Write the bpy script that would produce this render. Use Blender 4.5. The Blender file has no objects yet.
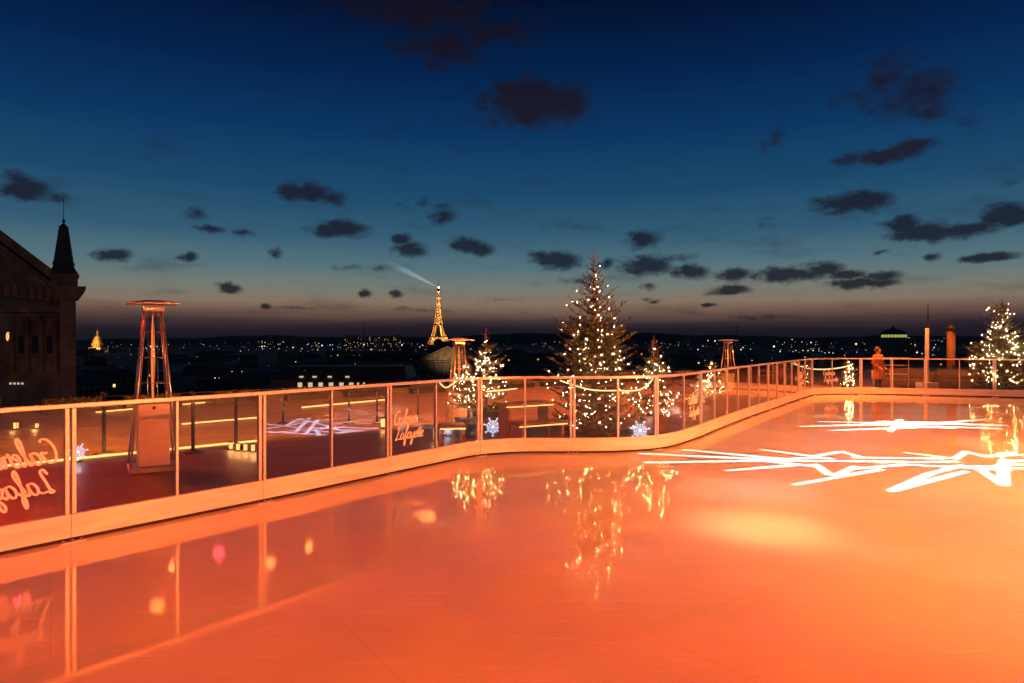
import bpy, bmesh, math, random
from mathutils import Vector, Matrix
from math import sin, cos, pi, radians, sqrt, atan2, asin, hypot
random.seed(7)
C = bpy.data.collections.new('place'); bpy.context.scene.collection.children.link(C)
sc = bpy.context.scene
CAMZ, F, HY = 1.75, 684.0, 342.0

def P(px, py, Y):
    return Vector(((px-512)/F*Y, Y, CAMZ+(HY-py)/F*Y))
def G(px, py, z=0.0):
    Y = (CAMZ-z)*F/(py-HY)
    return Vector(((px-512)/F*Y, Y, z))

# ------------------------------------------------------------------ materials
def nt(m):
    m.use_nodes = True
    return m.node_tree
def mat(name, col, rough=.6, metal=0.0, spec=.5, noise=0.0, nscale=8.0, bump=0.0, bscale=60.0, nvec=(1, 1, 1)):
    m = bpy.data.materials.new(name); t = nt(m); b = t.nodes['Principled BSDF']
    b.inputs['Base Color'].default_value = (*col, 1); b.inputs['Roughness'].default_value = rough
    b.inputs['Metallic'].default_value = metal; b.inputs['Specular IOR Level'].default_value = spec
    tc = t.nodes.new('ShaderNodeTexCoord'); mp = t.nodes.new('ShaderNodeMapping'); mp.inputs['Scale'].default_value = nvec
    t.links.new(tc.outputs['Object'], mp.inputs[0])
    if noise:
        n = t.nodes.new('ShaderNodeTexNoise'); n.inputs['Scale'].default_value = nscale; n.inputs['Detail'].default_value = 6
        r = t.nodes.new('ShaderNodeValToRGB')
        r.color_ramp.elements[0].position = .3; r.color_ramp.elements[1].position = .7
        r.color_ramp.elements[0].color = (*[c*(1-noise) for c in col], 1)
        r.color_ramp.elements[1].color = (*[min(1, c*(1+noise)) for c in col], 1)
        t.links.new(mp.outputs[0], n.inputs['Vector']); t.links.new(n.outputs['Fac'], r.inputs[0]); t.links.new(r.outputs[0], b.inputs['Base Color'])
    if bump:
        n = t.nodes.new('ShaderNodeTexNoise'); n.inputs['Scale'].default_value = bscale; n.inputs['Detail'].default_value = 4
        bp = t.nodes.new('ShaderNodeBump'); bp.inputs['Strength'].default_value = bump; bp.inputs['Distance'].default_value = .02
        t.links.new(mp.outputs[0], n.inputs['Vector']); t.links.new(n.outputs['Fac'], bp.inputs['Height']); t.links.new(bp.outputs[0], b.inputs['Normal'])
    return m
def emat(name, col, s, sample=False):
    m = bpy.data.materials.new(name); t = nt(m); t.nodes.clear()
    e = t.nodes.new('ShaderNodeEmission'); e.inputs[0].default_value = (*col, 1); e.inputs[1].default_value = s
    o = t.nodes.new('ShaderNodeOutputMaterial'); t.links.new(e.outputs[0], o.inputs[0])
    m.cycles.emission_sampling = 'AUTO' if sample else 'NONE'
    return m

M = {}
M['alu'] = mat('brushed_aluminium', (.62, .62, .62), .42, .55, noise=.12, nscale=30, bump=.05)
M['board'] = mat('white_kick_board', (.76, .72, .66), .38, noise=.16, nscale=1.6, bump=.05, bscale=9, nvec=(1, 1, 9))
M['gap'] = mat('gap_shade_black', (.02, .02, .02), .8, noise=.3)  # dark colour for the shadow line below the kick boards
M['bolt'] = mat('bolt_steel', (.5, .5, .5), .35, .9, noise=.2)
M['vinyl'] = mat('white_vinyl', (.85, .85, .85), .6, noise=.04)
M['steel'] = mat('heater_steel', (.55, .53, .5), .3, .85, noise=.15, nscale=14)
M['cabinet'] = mat('painted_cabinet', (.6, .58, .56), .4, .2, noise=.08)
M['dark'] = mat('black_metal', (.03, .03, .03), .5, .3, noise=.3)
M['wood'] = mat('bench_wood', (.30, .17, .09), .6, noise=.35, nscale=5, nvec=(1, 9, 9), bump=.2)
M['sofa'] = mat('dark_wicker', (.09, .05, .03), .8, noise=.4, nscale=30, bump=.4)
M['basket'] = mat('woven_planter', (.22, .10, .06), .8, noise=.4, nscale=30, bump=.5)
M['soil'] = mat('potting_soil', (.05, .03, .02), .9, noise=.4, nscale=40, bump=.5)
M['bark'] = mat('fir_bark', (.16, .10, .06), .85, noise=.4, nscale=30, bump=.6)
M['needle'] = mat('fir_needles', (.12, .12, .055), .6, noise=.5, nscale=6)
M['concrete'] = mat('parapet_concrete', (.10, .09, .085), .8, noise=.2, nscale=2, bump=.3)
M['stone'] = mat('opera_limestone', (.20, .15, .10), .85, noise=.45, nscale=.35, bump=.6, bscale=1.2)
M['copper'] = mat('weathered_copper', (.05, .06, .055), .6, noise=.3, nscale=.5)
M['facade'] = mat('city_facade', (.12, .105, .09), .85, noise=.25, nscale=.2)
def facade_win():
    m = mat('windowed_facade', (.12, .105, .09), .85); t = m.node_tree; b = t.nodes['Principled BSDF']; tc = t.nodes.new('ShaderNodeTexCoord'); sp = t.nodes.new('ShaderNodeSeparateXYZ'); t.links.new(tc.outputs['Object'], sp.inputs[0])
    ad = t.nodes.new('ShaderNodeMath'); t.links.new(sp.outputs[0], ad.inputs[0]); t.links.new(sp.outputs[1], ad.inputs[1]); cb = t.nodes.new('ShaderNodeCombineXYZ'); t.links.new(ad.outputs[0], cb.inputs[0]); t.links.new(sp.outputs[2], cb.inputs[1])
    br = t.nodes.new('ShaderNodeTexBrick'); br.offset = 0; br.inputs['Scale'].default_value = 1; br.inputs['Brick Width'].default_value = 2.4; br.inputs['Row Height'].default_value = 3.2; br.inputs['Mortar Size'].default_value = .55
    br.inputs['Color1'].default_value = (.02, .02, .022, 1); br.inputs['Color2'].default_value = (.03, .028, .025, 1); br.inputs['Mortar'].default_value = (.13, .115, .095, 1)
    t.links.new(cb.outputs[0], br.inputs['Vector']); t.links.new(br.outputs['Color'], b.inputs['Base Color']); return m
M['facade_win'] = facade_win()
M['zinc'] = mat('zinc_roof', (.045, .045, .05), .55, noise=.25, nscale=.3)
M['brick'] = mat('chimney_brick', (.22, .10, .07), .85, noise=.3, nscale=2)
M['iron'] = mat('painted_iron', (.30, .20, .11), .6, noise=.15, nscale=.1)
M['gold'] = mat('gilded_dome', (.45, .30, .12), .5, .2, noise=.2, nscale=.3)
M['coat'] = mat('rust_coat', (.42, .16, .07), .85, noise=.2, nscale=20, bump=.3)
M['trouser'] = mat('dark_trousers', (.05, .045, .05), .85, noise=.2)
M['skin'] = mat('skin', (.55, .34, .25), .55, noise=.05)
M['hair'] = mat('brown_hair', (.08, .045, .025), .6, noise=.3, nscale=60)
M['bulb'] = emat('warm_bulb', (1, .50, .16), 600, True)
M['bulb2'] = emat('pale_bulb', (1, .62, .26), 680, True)
M['rope'] = emat('mirrored_light_rope', (1, .66, .30), 2.6)
M['led'] = emat('strip_or_streak', (1, .52, .16), 3.0)
M['flake'] = emat('cool_led', (.62, .68, 1), 3.2)
M['flakew'] = emat('warm_led', (1, .60, .28), 2.6)
M['candle'] = emat('candle_glow', (1, .55, .18), 2.2)
M['winw'] = emat('lit_window', (1, .78, .5), .65)
M['wing'] = emat('golden_window', (1, .58, .18), 1.5)
M['winy'] = emat('green_gold_window', (.75, .70, .16), .6)
M['cw'] = emat('city_white', (1, .82, .6), 2.2)
M['co'] = emat('city_orange', (1, .5, .2), 1.8)
M['cb'] = emat('city_blue', (.6, .75, 1), 1.8)
M['cr'] = emat('city_red', (1, .12, .05), 1.6)
M['beacon'] = emat('beacon', (.8, .9, 1), 60)
M['glow'] = emat('heater_glow', (1, .22, .04), 1.2)

def glass_mat(name, tint, refl=1.0):
    m = bpy.data.materials.new(name); t = nt(m); t.nodes.clear()
    tr = t.nodes.new('ShaderNodeBsdfTransparent'); tr.inputs[0].default_value = (*tint, 1)
    gl = t.nodes.new('ShaderNodeBsdfGlossy'); gl.inputs['Roughness'].default_value = 0.0
    n = t.nodes.new('ShaderNodeTexNoise'); n.inputs['Scale'].default_value = 1.3; n.inputs['Detail'].default_value = 1
    tc = t.nodes.new('ShaderNodeTexCoord'); t.links.new(tc.outputs['Object'], n.inputs['Vector'])
    bp = t.nodes.new('ShaderNodeBump'); bp.inputs['Strength'].default_value = .05; bp.inputs['Distance'].default_value = .02
    t.links.new(n.outputs['Fac'], bp.inputs['Height']); t.links.new(bp.outputs[0], gl.inputs['Normal'])
    fr = t.nodes.new('ShaderNodeFresnel'); ge = t.nodes.new('ShaderNodeNewGeometry'); io = t.nodes.new('ShaderNodeMath'); io.operation = 'MULTIPLY_ADD'; io.inputs[1].default_value = 1/1.5-1.5; io.inputs[2].default_value = 1.5; t.links.new(ge.outputs['Backfacing'], io.inputs[0]); t.links.new(io.outputs[0], fr.inputs[0])
    ml = t.nodes.new('ShaderNodeMath'); ml.operation = 'MULTIPLY'; ml.inputs[1].default_value = refl; ml.use_clamp = True
    mx = t.nodes.new('ShaderNodeMixShader'); o = t.nodes.new('ShaderNodeOutputMaterial')
    t.links.new(fr.outputs[0], ml.inputs[0]); t.links.new(ml.outputs[0], mx.inputs[0])
    t.links.new(tr.outputs[0], mx.inputs[1]); t.links.new(gl.outputs[0], mx.inputs[2]); t.links.new(mx.outputs[0], o.inputs[0])
    return m
M['glass'] = glass_mat('fence_glass', (.88, .83, .78), 1.35)
M['tube'] = glass_mat('heater_glass', (.85, .80, .78), 1.4)

# ice: synthetic rink sheet with faint plate joints, skate scratches and worn patches
def ice_mat():
    m = bpy.data.materials.new('rink_ice'); t = nt(m); b = t.nodes['Principled BSDF']; N = t.nodes.new; L = t.links.new
    tc = N('ShaderNodeTexCoord'); mp = N('ShaderNodeMapping'); mp.inputs['Rotation'].default_value = (0, 0, radians(-34)); L(tc.outputs['Object'], mp.inputs[0])
    br = N('ShaderNodeTexBrick'); br.offset = .5; br.inputs['Scale'].default_value = 1
    br.inputs['Brick Width'].default_value = 3.0; br.inputs['Row Height'].default_value = 1.5; br.inputs['Mortar Size'].default_value = .006; br.inputs['Mortar Smooth'].default_value = .3
    br.inputs['Color1'].default_value = (.80, .70, .58, 1); br.inputs['Color2'].default_value = (.775, .68, .565, 1); br.inputs['Mortar'].default_value = (.71, .62, .52, 1)
    L(mp.outputs[0], br.inputs['Vector'])
    n = N('ShaderNodeTexNoise'); n.inputs['Scale'].default_value = .55; n.inputs['Detail'].default_value = 5; L(tc.outputs['Object'], n.inputs['Vector'])
    r = N('ShaderNodeMapRange'); r.inputs[1].default_value = .3; r.inputs[2].default_value = .7; r.inputs[3].default_value = .84; r.inputs[4].default_value = 1.10; L(n.outputs['Fac'], r.inputs[0])
    mx = N('ShaderNodeVectorMath'); mx.operation = 'SCALE'; L(br.outputs['Color'], mx.inputs[0])
    L(mx.outputs[0], b.inputs['Base Color'])
    # roughness patches
    n2 = N('ShaderNodeTexNoise'); n2.inputs['Scale'].default_value = 1.1; n2.inputs['Detail'].default_value = 7; n2.inputs['Roughness'].default_value = .6; L(tc.outputs['Object'], n2.inputs['Vector'])
    r2 = N('ShaderNodeMapRange'); r2.inputs[1].default_value = .3; r2.inputs[2].default_value = .7; r2.inputs[3].default_value = .03; r2.inputs[4].default_value = .065; L(n2.outputs['Fac'], r2.inputs[0])
    b.inputs['Specular IOR Level'].default_value = .75
    # scratches: stretched noise in three directions
    prev = None
    for k, (rot, sx, sy) in enumerate(((35, 1.2, 60), (112, 1.5, 75), (75, 1.0, 55))):
        mq = N('ShaderNodeMapping'); mq.inputs['Rotation'].default_value = (0, 0, radians(rot)); mq.inputs['Scale'].default_value = (sx, sy, 1); mq.inputs['Location'].default_value = (k*7, k*3, 0)
        L(tc.outputs['Object'], mq.inputs[0])
        q = N('ShaderNodeTexNoise'); q.inputs['Scale'].default_value = 1; q.inputs['Detail'].default_value = 2; q.inputs['Distortion'].default_value = .4; L(mq.outputs[0], q.inputs['Vector'])
        rr = N('ShaderNodeMapRange'); rr.inputs[1].default_value = .66; rr.inputs[2].default_value = .74; L(q.outputs['Fac'], rr.inputs[0])
        if prev is None: prev = rr.outputs[0]
        else:
            a = N('ShaderNodeMath'); a.operation = 'MAXIMUM'; L(prev, a.inputs[0]); L(rr.outputs[0], a.inputs[1]); prev = a.outputs[0]
    sa = N('ShaderNodeMath'); sa.operation = 'MULTIPLY_ADD'; sa.inputs[1].default_value = .26; L(prev, sa.inputs[0]); L(r.outputs[0], sa.inputs[2]); L(sa.outputs[0], mx.inputs['Scale'])
    rs = N('ShaderNodeMath'); rs.operation = 'MULTIPLY_ADD'; rs.inputs[1].default_value = .16; L(prev, rs.inputs[0]); L(r2.outputs[0], rs.inputs[2]); L(rs.outputs[0], b.inputs['Roughness'])
    n3 = N('ShaderNodeTexNoise'); n3.inputs['Scale'].default_value = 7; n3.inputs['Detail'].default_value = 3; L(tc.outputs['Object'], n3.inputs['Vector'])
    ad = N('ShaderNodeMath'); ad.operation = 'MULTIPLY_ADD'; ad.inputs[1].default_value = -.35; L(prev, ad.inputs[0]); L(n3.outputs['Fac'], ad.inputs[2])
    ad2 = N('ShaderNodeMath'); ad2.operation = 'MULTIPLY_ADD'; ad2.inputs[1].default_value = -.3; L(br.outputs['Fac'], ad2.inputs[0]); L(ad.outputs[0], ad2.inputs[2])
    bp = N('ShaderNodeBump'); bp.inputs['Strength'].default_value = .26; bp.inputs['Distance'].default_value = .002
    L(ad2.outputs[0], bp.inputs['Height']); L(bp.outputs[0], b.inputs['Normal'])
    return m
M['ice'] = ice_mat()

def deck_mat():
    m = bpy.data.materials.new('terrace_deck'); t = nt(m); b = t.nodes['Principled BSDF']; N = t.nodes.new; L = t.links.new
    tc = N('ShaderNodeTexCoord'); mp = N('ShaderNodeMapping'); mp.inputs['Rotation'].default_value = (0, 0, radians(-37)); L(tc.outputs['Object'], mp.inputs[0])
    br = N('ShaderNodeTexBrick'); br.inputs['Scale'].default_value = 1; br.inputs['Brick Width'].default_value = 2.4; br.inputs['Row Height'].default_value = .145
    br.inputs['Mortar Size'].default_value = .006; br.inputs['Color1'].default_value = (.22, .15, .10, 1); br.inputs['Color2'].default_value = (.15, .10, .07, 1); br.inputs['Mortar'].default_value = (.012, .01, .008, 1)
    L(mp.outputs[0], br.inputs['Vector'])
    n = N('ShaderNodeTexNoise'); n.inputs['Scale'].default_value = 1.6; n.inputs['Detail'].default_value = 6; L(tc.outputs['Object'], n.inputs['Vector'])
    r = N('ShaderNodeMapRange'); r.inputs[1].default_value = .3; r.inputs[2].default_value = .7; r.inputs[3].default_value = .7; r.inputs[4].default_value = 1.3; L(n.outputs['Fac'], r.inputs[0])
    mx = N('ShaderNodeVectorMath'); mx.operation = 'SCALE'; L(br.outputs['Color'], mx.inputs[0]); L(r.outputs[0], mx.inputs['Scale']); L(mx.outputs[0], b.inputs['Base Color'])
    r2 = N('ShaderNodeMapRange'); r2.inputs[1].default_value = .3; r2.inputs[2].default_value = .7; r2.inputs[3].default_value = .32; r2.inputs[4].default_value = .6; b.inputs['Specular IOR Level'].default_value = .35; L(n.outputs['Fac'], r2.inputs[0]); L(r2.outputs[0], b.inputs['Roughness'])
    bp = N('ShaderNodeBump'); bp.inputs['Strength'].default_value = .5; bp.inputs['Distance'].default_value = .004; bp.invert = True
    L(br.outputs['Fac'], bp.inputs['Height']); L(bp.outputs[0], b.inputs['Normal'])
    return m
M['deck'] = deck_mat()
M['ground'] = mat('dark_ground', (.05, .05, .055), .9, noise=.3, nscale=.02)
M['hill'] = mat('wooded_hills', (.03, .03, .025), .95, noise=.4, nscale=.002)

# ------------------------------------------------------------------ mesh builder
class MB:
    def __init__(s): s.v = []; s.f = []; s.mi = []; s.smooth = []
    def add(s, vs, fs, mi=0, sm=False):
        o = len(s.v); s.v += [tuple(v) for v in vs]
        for f in fs: s.f.append([o+i for i in f]); s.mi.append(mi); s.smooth.append(sm)
    def box(s, c, size, rz=0, mi=0, top=None):
        hx, hy, hz = size[0]/2, size[1]/2, size[2]/2; tp = top or (1, 1); vs = []
        for z in (-1, 1):
            k = tp if z > 0 else (1, 1)
            for x, y in ((-1, -1), (1, -1), (1, 1), (-1, 1)):
                X, Y = x*hx*k[0], y*hy*k[1]
                vs.append((c[0]+X*cos(rz)-Y*sin(rz), c[1]+X*sin(rz)+Y*cos(rz), c[2]+z*hz))
        s.add(vs, [(3, 2, 1, 0), (4, 5, 6, 7), (0, 1, 5, 4), (1, 2, 6, 5), (2, 3, 7, 6), (3, 0, 4, 7)], mi)
    def beam(s, a, b, w, h=None, mi=0, w2=None):
        a, b = Vector(a), Vector(b); h = h or w; d = (b-a)
        if d.length < 1e-6: return
        d.normalize(); up = Vector((0, 0, 1)) if abs(d.z) < .95 else Vector((0, 1, 0))
        x = d.cross(up).normalized(); y = x.cross(d); vs = []
        k2 = (w2/w) if w2 else 1
        for p, k in ((a, 1), (b, k2)):
            for i, j in ((-1, -1), (1, -1), (1, 1), (-1, 1)): vs.append(p+x*(i*w/2*k)+y*(j*h/2*k))
        s.add(vs, [(3, 2, 1, 0), (4, 5, 6, 7), (0, 1, 5, 4), (1, 2, 6, 5), (2, 3, 7, 6), (3, 0, 4, 7)], mi)
    def tube(s, pts, r, n=8, mi=0, r2=None, sm=True):
        pts = [Vector(p) for p in pts]; m = len(pts); o = len(s.v); prevx = None
        for i, p in enumerate(pts):
            d = (pts[min(i+1, m-1)]-pts[max(i-1, 0)]).normalized()
            if prevx is None:
                up = Vector((0, 0, 1)) if abs(d.z) < .9 else Vector((1, 0, 0)); x = d.cross(up).normalized()
            else: x = (prevx-d*prevx.dot(d)).normalized()
            prevx = x; y = d.cross(x); rr = r if r2 is None else r+(r2-r)*i/(m-1)
            for k in range(n): s.v.append(tuple(p+(x*cos(2*pi*k/n)+y*sin(2*pi*k/n))*rr))
        for i in range(m-1):
            for k in range(n):
                s.f.append([o+i*n+k, o+i*n+(k+1) % n, o+(i+1)*n+(k+1) % n, o+(i+1)*n+k]); s.mi.append(mi); s.smooth.append(sm)
        s.f.append([o+k for k in range(n)][::-1]); s.mi.append(mi); s.smooth.append(False)
        s.f.append([o+(m-1)*n+k for k in range(n)]); s.mi.append(mi); s.smooth.append(False)
    def lathe(s, prof, c=(0, 0, 0), n=24, mi=0, sm=True):
        o = len(s.v)
        for r, z in prof:
            for k in range(n): s.v.append((c[0]+r*cos(2*pi*k/n), c[1]+r*sin(2*pi*k/n), c[2]+z))
        for i in range(len(prof)-1):
            for k in range(n):
                s.f.append([o+i*n+k, o+i*n+(k+1) % n, o+(i+1)*n+(k+1) % n, o+(i+1)*n+k]); s.mi.append(mi); s.smooth.append(sm)
        s.f.append([o+k for k in range(n)][::-1]); s.mi.append(mi); s.smooth.append(False)
        s.f.append([o+(len(prof)-1)*n+k for k in range(n)]); s.mi.append(mi); s.smooth.append(False)
    def ball(s, c, r, mi=0, sq=1.0):
        vs = [(r, 0, 0), (-r, 0, 0), (0, r, 0), (0, -r, 0), (0, 0, r*sq), (0, 0, -r*sq)]
        s.add([(c[0]+x, c[1]+y, c[2]+z) for x, y, z in vs], [(0, 2, 4), (2, 1, 4), (1, 3, 4), (3, 0, 4), (2, 0, 5), (1, 2, 5), (3, 1, 5), (0, 3, 5)], mi, True)
    def prism(s, poly, z0, z1, mi=0):      # poly: ccw xy
        n = len(poly); vs = [(x, y, z0) for x, y in poly]+[(x, y, z1) for x, y in poly]
        s.add(vs, [list(range(n))[::-1], list(range(n, 2*n))]+[(i, (i+1) % n, n+(i+1) % n, n+i) for i in range(n)], mi)
    def build(s, name, m, parent=None, bevel=0, loc=None):
        me = bpy.data.meshes.new(name); me.from_pydata(s.v, [], s.f)
        for mm in (m if isinstance(m, (list, tuple)) else [m]): me.materials.append(mm)
        me.polygons.foreach_set('material_index', s.mi); me.polygons.foreach_set('use_smooth', s.smooth); me.update()
        o = bpy.data.objects.new(name, me); C.objects.link(o)
        if parent: o.parent = parent
        if loc: o.location = loc
        if bevel:
            b = o.modifiers.new('Bevel', 'BEVEL'); b.width = bevel; b.segments = 2; b.limit_method = 'ANGLE'
        return o
def tag(o, label=None, cat=None, group=None, kind=None):
    if label: o['label'] = label
    if cat: o['category'] = cat
    if group: o['group'] = group
    if kind: o['kind'] = kind
    return o
def thing(name, label, cat, loc=(0, 0, 0), rz=0, group=None):
    o = bpy.data.objects.new(name, None); C.objects.link(o); o.location = loc; o.rotation_euler = (0, 0, rz); o.empty_display_size = .1
    return tag(o, label, cat, group)
def dup(src, loc, rz, label, group=None, scale=None):
    def cp(o, par):
        c = o.copy(); C.objects.link(c)
        if par: c.parent = par
        for ch in list(kids.get(o.name, [])): cp(ch, c)
        return c
    kids = {}
    for o in list(C.objects):
        if o.parent: kids.setdefault(o.parent.name, []).append(o)
    r = cp(src, None); r.location = loc; r.rotation_euler = (0, 0, rz); r['label'] = label
    if group: r['group'] = group
    if scale: r.scale = scale if isinstance(scale, tuple) else (scale,)*3
    return r

# ------------------------------------------------------------------ camera
cam = bpy.data.cameras.new('camera'); cam.lens = 24.05; cam.sensor_width = 36; cam.clip_end = 60000; cam.clip_start = .05
co = bpy.data.objects.new('camera', cam); C.objects.link(co); co.location = (0, 0, CAMZ); co.rotation_euler = (radians(90), 0, 0); sc.camera = co

# ------------------------------------------------------------------ world: dusk sky with scattered dark clouds
w = bpy.data.worlds.new('World'); sc.world = w; w.use_nodes = True; t = w.node_tree; t.nodes.clear(); N = t.nodes.new; L = t.links.new
def mth(op, a=None, b=None, c=None, clamp=False):
    n = N('ShaderNodeMath'); n.operation = op; n.use_clamp = clamp
    for i, x in enumerate((a, b, c)):
        if x is None: continue
        if isinstance(x, (int, float)): n.inputs[i].default_value = x
        else: L(x, n.inputs[i])
    return n.outputs[0]
tc = N('ShaderNodeTexCoord'); sx = N('ShaderNodeSeparateXYZ'); L(tc.outputs['Generated'], sx.inputs[0])
az = mth('ARCTAN2', sx.outputs[0], sx.outputs[1]); el = mth('ARCSINE', sx.outputs[2])
ramp = N('ShaderNodeValToRGB'); cr = ramp.color_ramp
def lin(c): return tuple(((x/255)/12.92 if x/255 <= .04045 else ((x/255+.055)/1.055)**2.4) for x in c)
stops = [(-.05, (12, 11, 17)), (.002, (22, 21, 30)), (.018, (34, 28, 38)), (.027, (56, 44, 50)), (.040, (108, 82, 72)), (.056, (132, 114, 98)), (.078, (116, 122, 114)), (.108, (84, 114, 124)), (.15, (52, 92, 116)), (.21, (29, 74, 108)), (.29, (12, 54, 98)), (.37, (5, 36, 78)), (.46, (3, 16, 46)), (.70, (1, 2, 8))]
while len(cr.elements) < len(stops): cr.elements.new(.5)
for e, (p, c) in zip(cr.elements, stops): e.position = (p+.1); e.color = (*lin(c), 1)
# low cloud banding nudges the gradient
ns0 = N('ShaderNodeTexNoise'); cmb0 = N('ShaderNodeCombineXYZ'); L(mth('MULTIPLY', az, 1.6), cmb0.inputs[0]); L(mth('MULTIPLY', el, 26), cmb0.inputs[1]); L(cmb0.outputs[0], ns0.inputs['Vector']); ns0.inputs['Scale'].default_value = 1.4; ns0.inputs['Detail'].default_value = 4
wob = mth('MULTIPLY', mth('SUBTRACT', ns0.outputs['Fac'], .5), .020)
L(mth('ADD', mth('ADD', mth('ADD', el, .1), wob), 0.0, clamp=True), ramp.inputs[0])
CL = [(535,103,60,25,1),(425,10,95,24,.7),(445,45,52,24,.7),(500,30,45,20,.55),(905,92,62,30,.62),(890,75,36,22,.5),(930,115,34,14,.45),(885,156,44,9,.85),(918,144,26,8,.7),
 (850,204,42,11,1),(870,198,24,9,1),(925,232,40,11,1),(903,226,22,10,1),(968,229,40,10,1),(1004,216,34,13,1),(990,258,31,5,.95),(24,188,30,13,1),(60,200,22,7,.5),
 (113,256,21,8,1),(189,257,10,6,.9),(212,230,18,6,.8),(240,234,17,4,.6),(200,214,12,7,.45),(276,253,8,5,.6),(305,193,33,11,1),(330,199,20,8,.7),(325,231,20,7,.9),(345,229,26,9,1),
 (401,240,12,7,.9),(410,251,19,8,1),(443,215,14,10,.85),(422,201,14,8,.4),(468,246,18,8,1),(482,250,14,7,.9),(231,289,12,5,1),(266,308,8,3,.8),(364,293,8,5,1),(397,294,8,4,.7),
 (350,268,16,3,.4),(378,269,12,4,.5),(557,261,26,10,1),(580,281,18,6,.7),(641,240,20,9,1),(645,267,30,10,1),(607,263,9,6,.7),(690,273,20,9,1),(680,258,18,6,.45),(733,275,20,8,1),(790,274,44,9,1),
 (820,270,26,7,.9),(726,291,24,5,1),(866,284,40,6,1),(880,277,24,7,.9),(850,275,22,6,.9),(775,138,14,11,.35),(967,120,17,12,.35),(649,288,9,4,.7),(711,306,8,2,.7),(654,301,8,2,.6),
 (880,252,12,2,.6),(1010,180,22,7,.3),(760,226,14,6,.25),(560,226,24,7,.3),(505,300,18,3,.3),(150,320,22,3,.6),(190,330,22,3,.5),(300,308,20,2,.5),(420,310,30,2,.4),(760,318,40,2,.3),(935,256,9,4,.5),(980,200,12,5,.3)]
vec = N('ShaderNodeCombineXYZ'); L(az, vec.inputs[0]); L(el, vec.inputs[1])
nv = N('ShaderNodeVectorMath'); nv.operation = 'MULTIPLY'; L(vec.outputs[0], nv.inputs[0]); nv.inputs[1].default_value = (26, 44, 1)
nz = N('ShaderNodeTexNoise'); nz.inputs['Scale'].default_value = 1.0; nz.inputs['Detail'].default_value = 7; nz.inputs['Roughness'].default_value = .64; L(nv.outputs[0], nz.inputs['Vector'])
nz2 = N('ShaderNodeTexNoise'); nz2.inputs['Scale'].default_value = .35; nz2.inputs['Detail'].default_value = 2; L(nv.outputs[0], nz2.inputs['Vector'])
pv = N('ShaderNodeVectorMath'); pv.operation = 'MULTIPLY_ADD'; L(nz.outputs['Color'], pv.inputs[0]); pv.inputs[1].default_value = (.030, .017, 0); pv.inputs[2].default_value = (-.015, -.0085, 0)
pw = N('ShaderNodeVectorMath'); pw.operation = 'ADD'; L(vec.outputs[0], pw.inputs[0]); L(pv.outputs[0], pw.inputs[1])
acc = None
for (px, py, rx, ry, k) in CL:
    a = atan2(px-512, F); hz = hypot(px-512, F); e = atan2(HY-py, hz)
    ra = rx/F*cos(a)**2*1.32; re = max(ry, 2.5)/hz*cos(e)*1.34
    s1 = N('ShaderNodeVectorMath'); s1.operation = 'SUBTRACT'; L(pw.outputs[0], s1.inputs[0]); s1.inputs[1].default_value = (a, e, 0)
    s2 = N('ShaderNodeVectorMath'); s2.operation = 'MULTIPLY'; L(s1.outputs[0], s2.inputs[0]); s2.inputs[1].default_value = (1/ra, 1/re, 0)
    s3 = N('ShaderNodeVectorMath'); s3.operation = 'LENGTH'; L(s2.outputs[0], s3.inputs[0])
    d = mth('MULTIPLY_ADD', s3.outputs['Value'], -k, k*1.0)
    acc = d if acc is None else mth('MAXIMUM', acc, d)
dens = mth('ADD', mth('MULTIPLY', acc, .92), mth('MULTIPLY', mth('SUBTRACT', nz.outputs['Fac'],   .5), 1.35))
sm = N('ShaderNodeMapRange'); sm.interpolation_type = 'SMOOTHSTEP'; sm.inputs[1].default_value = .02; sm.inputs[2].default_value = .60; sm.inputs[4].default_value = .93; L(dens, sm.inputs[0])
wv = N('ShaderNodeVectorMath'); wv.operation = 'MULTIPLY'; L(vec.outputs[0], wv.inputs[0]); wv.inputs[1].default_value = (9, 34, 1)
wn = N('ShaderNodeTexNoise'); wn.inputs['Scale'].default_value = 1.0; wn.inputs['Detail'].default_value = 6; L(wv.outputs[0], wn.inputs['Vector'])
wr = N('ShaderNodeMapRange'); wr.interpolation_type = 'SMOOTHSTEP'; wr.inputs[1].default_value = .52; wr.inputs[2].default_value = .78; wr.inputs[4].default_value = .42; L(wn.outputs['Fac'], wr.inputs[0])
wm = N('ShaderNodeMapRange'); wm.inputs[1].default_value = .40; wm.inputs[2].default_value = .12; L(el, wm.inputs[0])
wisp = mth('MULTIPLY', wr.outputs[0], wm.outputs[0]); smx = mth('MAXIMUM', sm.outputs[0], wisp)
ccol = N('ShaderNodeValToRGB'); e0, e1 = ccol.color_ramp.elements; e0.position = .03; e0.color = (*lin((30, 26, 34)), 1); e1.position = .42; e1.color = (*lin((21, 18, 32)), 1)
mid = ccol.color_ramp.elements.new(.12); mid.color = (*lin((27, 32, 48)), 1); mid = ccol.color_ramp.elements.new(.25); mid.color = (*lin((29, 28, 42)), 1)
L(el, ccol.inputs[0])
mixc = N('ShaderNodeMix'); mixc.data_type = 'RGBA'; L(smx, mixc.inputs[0]); L(ramp.outputs[0], mixc.inputs[6]); L(ccol.outputs[0], mixc.inputs[7])
bg = N('ShaderNodeBackground'); bg.inputs[1].default_value = 1.0; L(mixc.outputs[2], bg.inputs[0])
ow = N('ShaderNodeOutputWorld'); L(bg.outputs[0], ow.inputs[0])
w.cycles.sampling_method = 'MANUAL'; w.cycles.sample_map_resolution = 128

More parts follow.
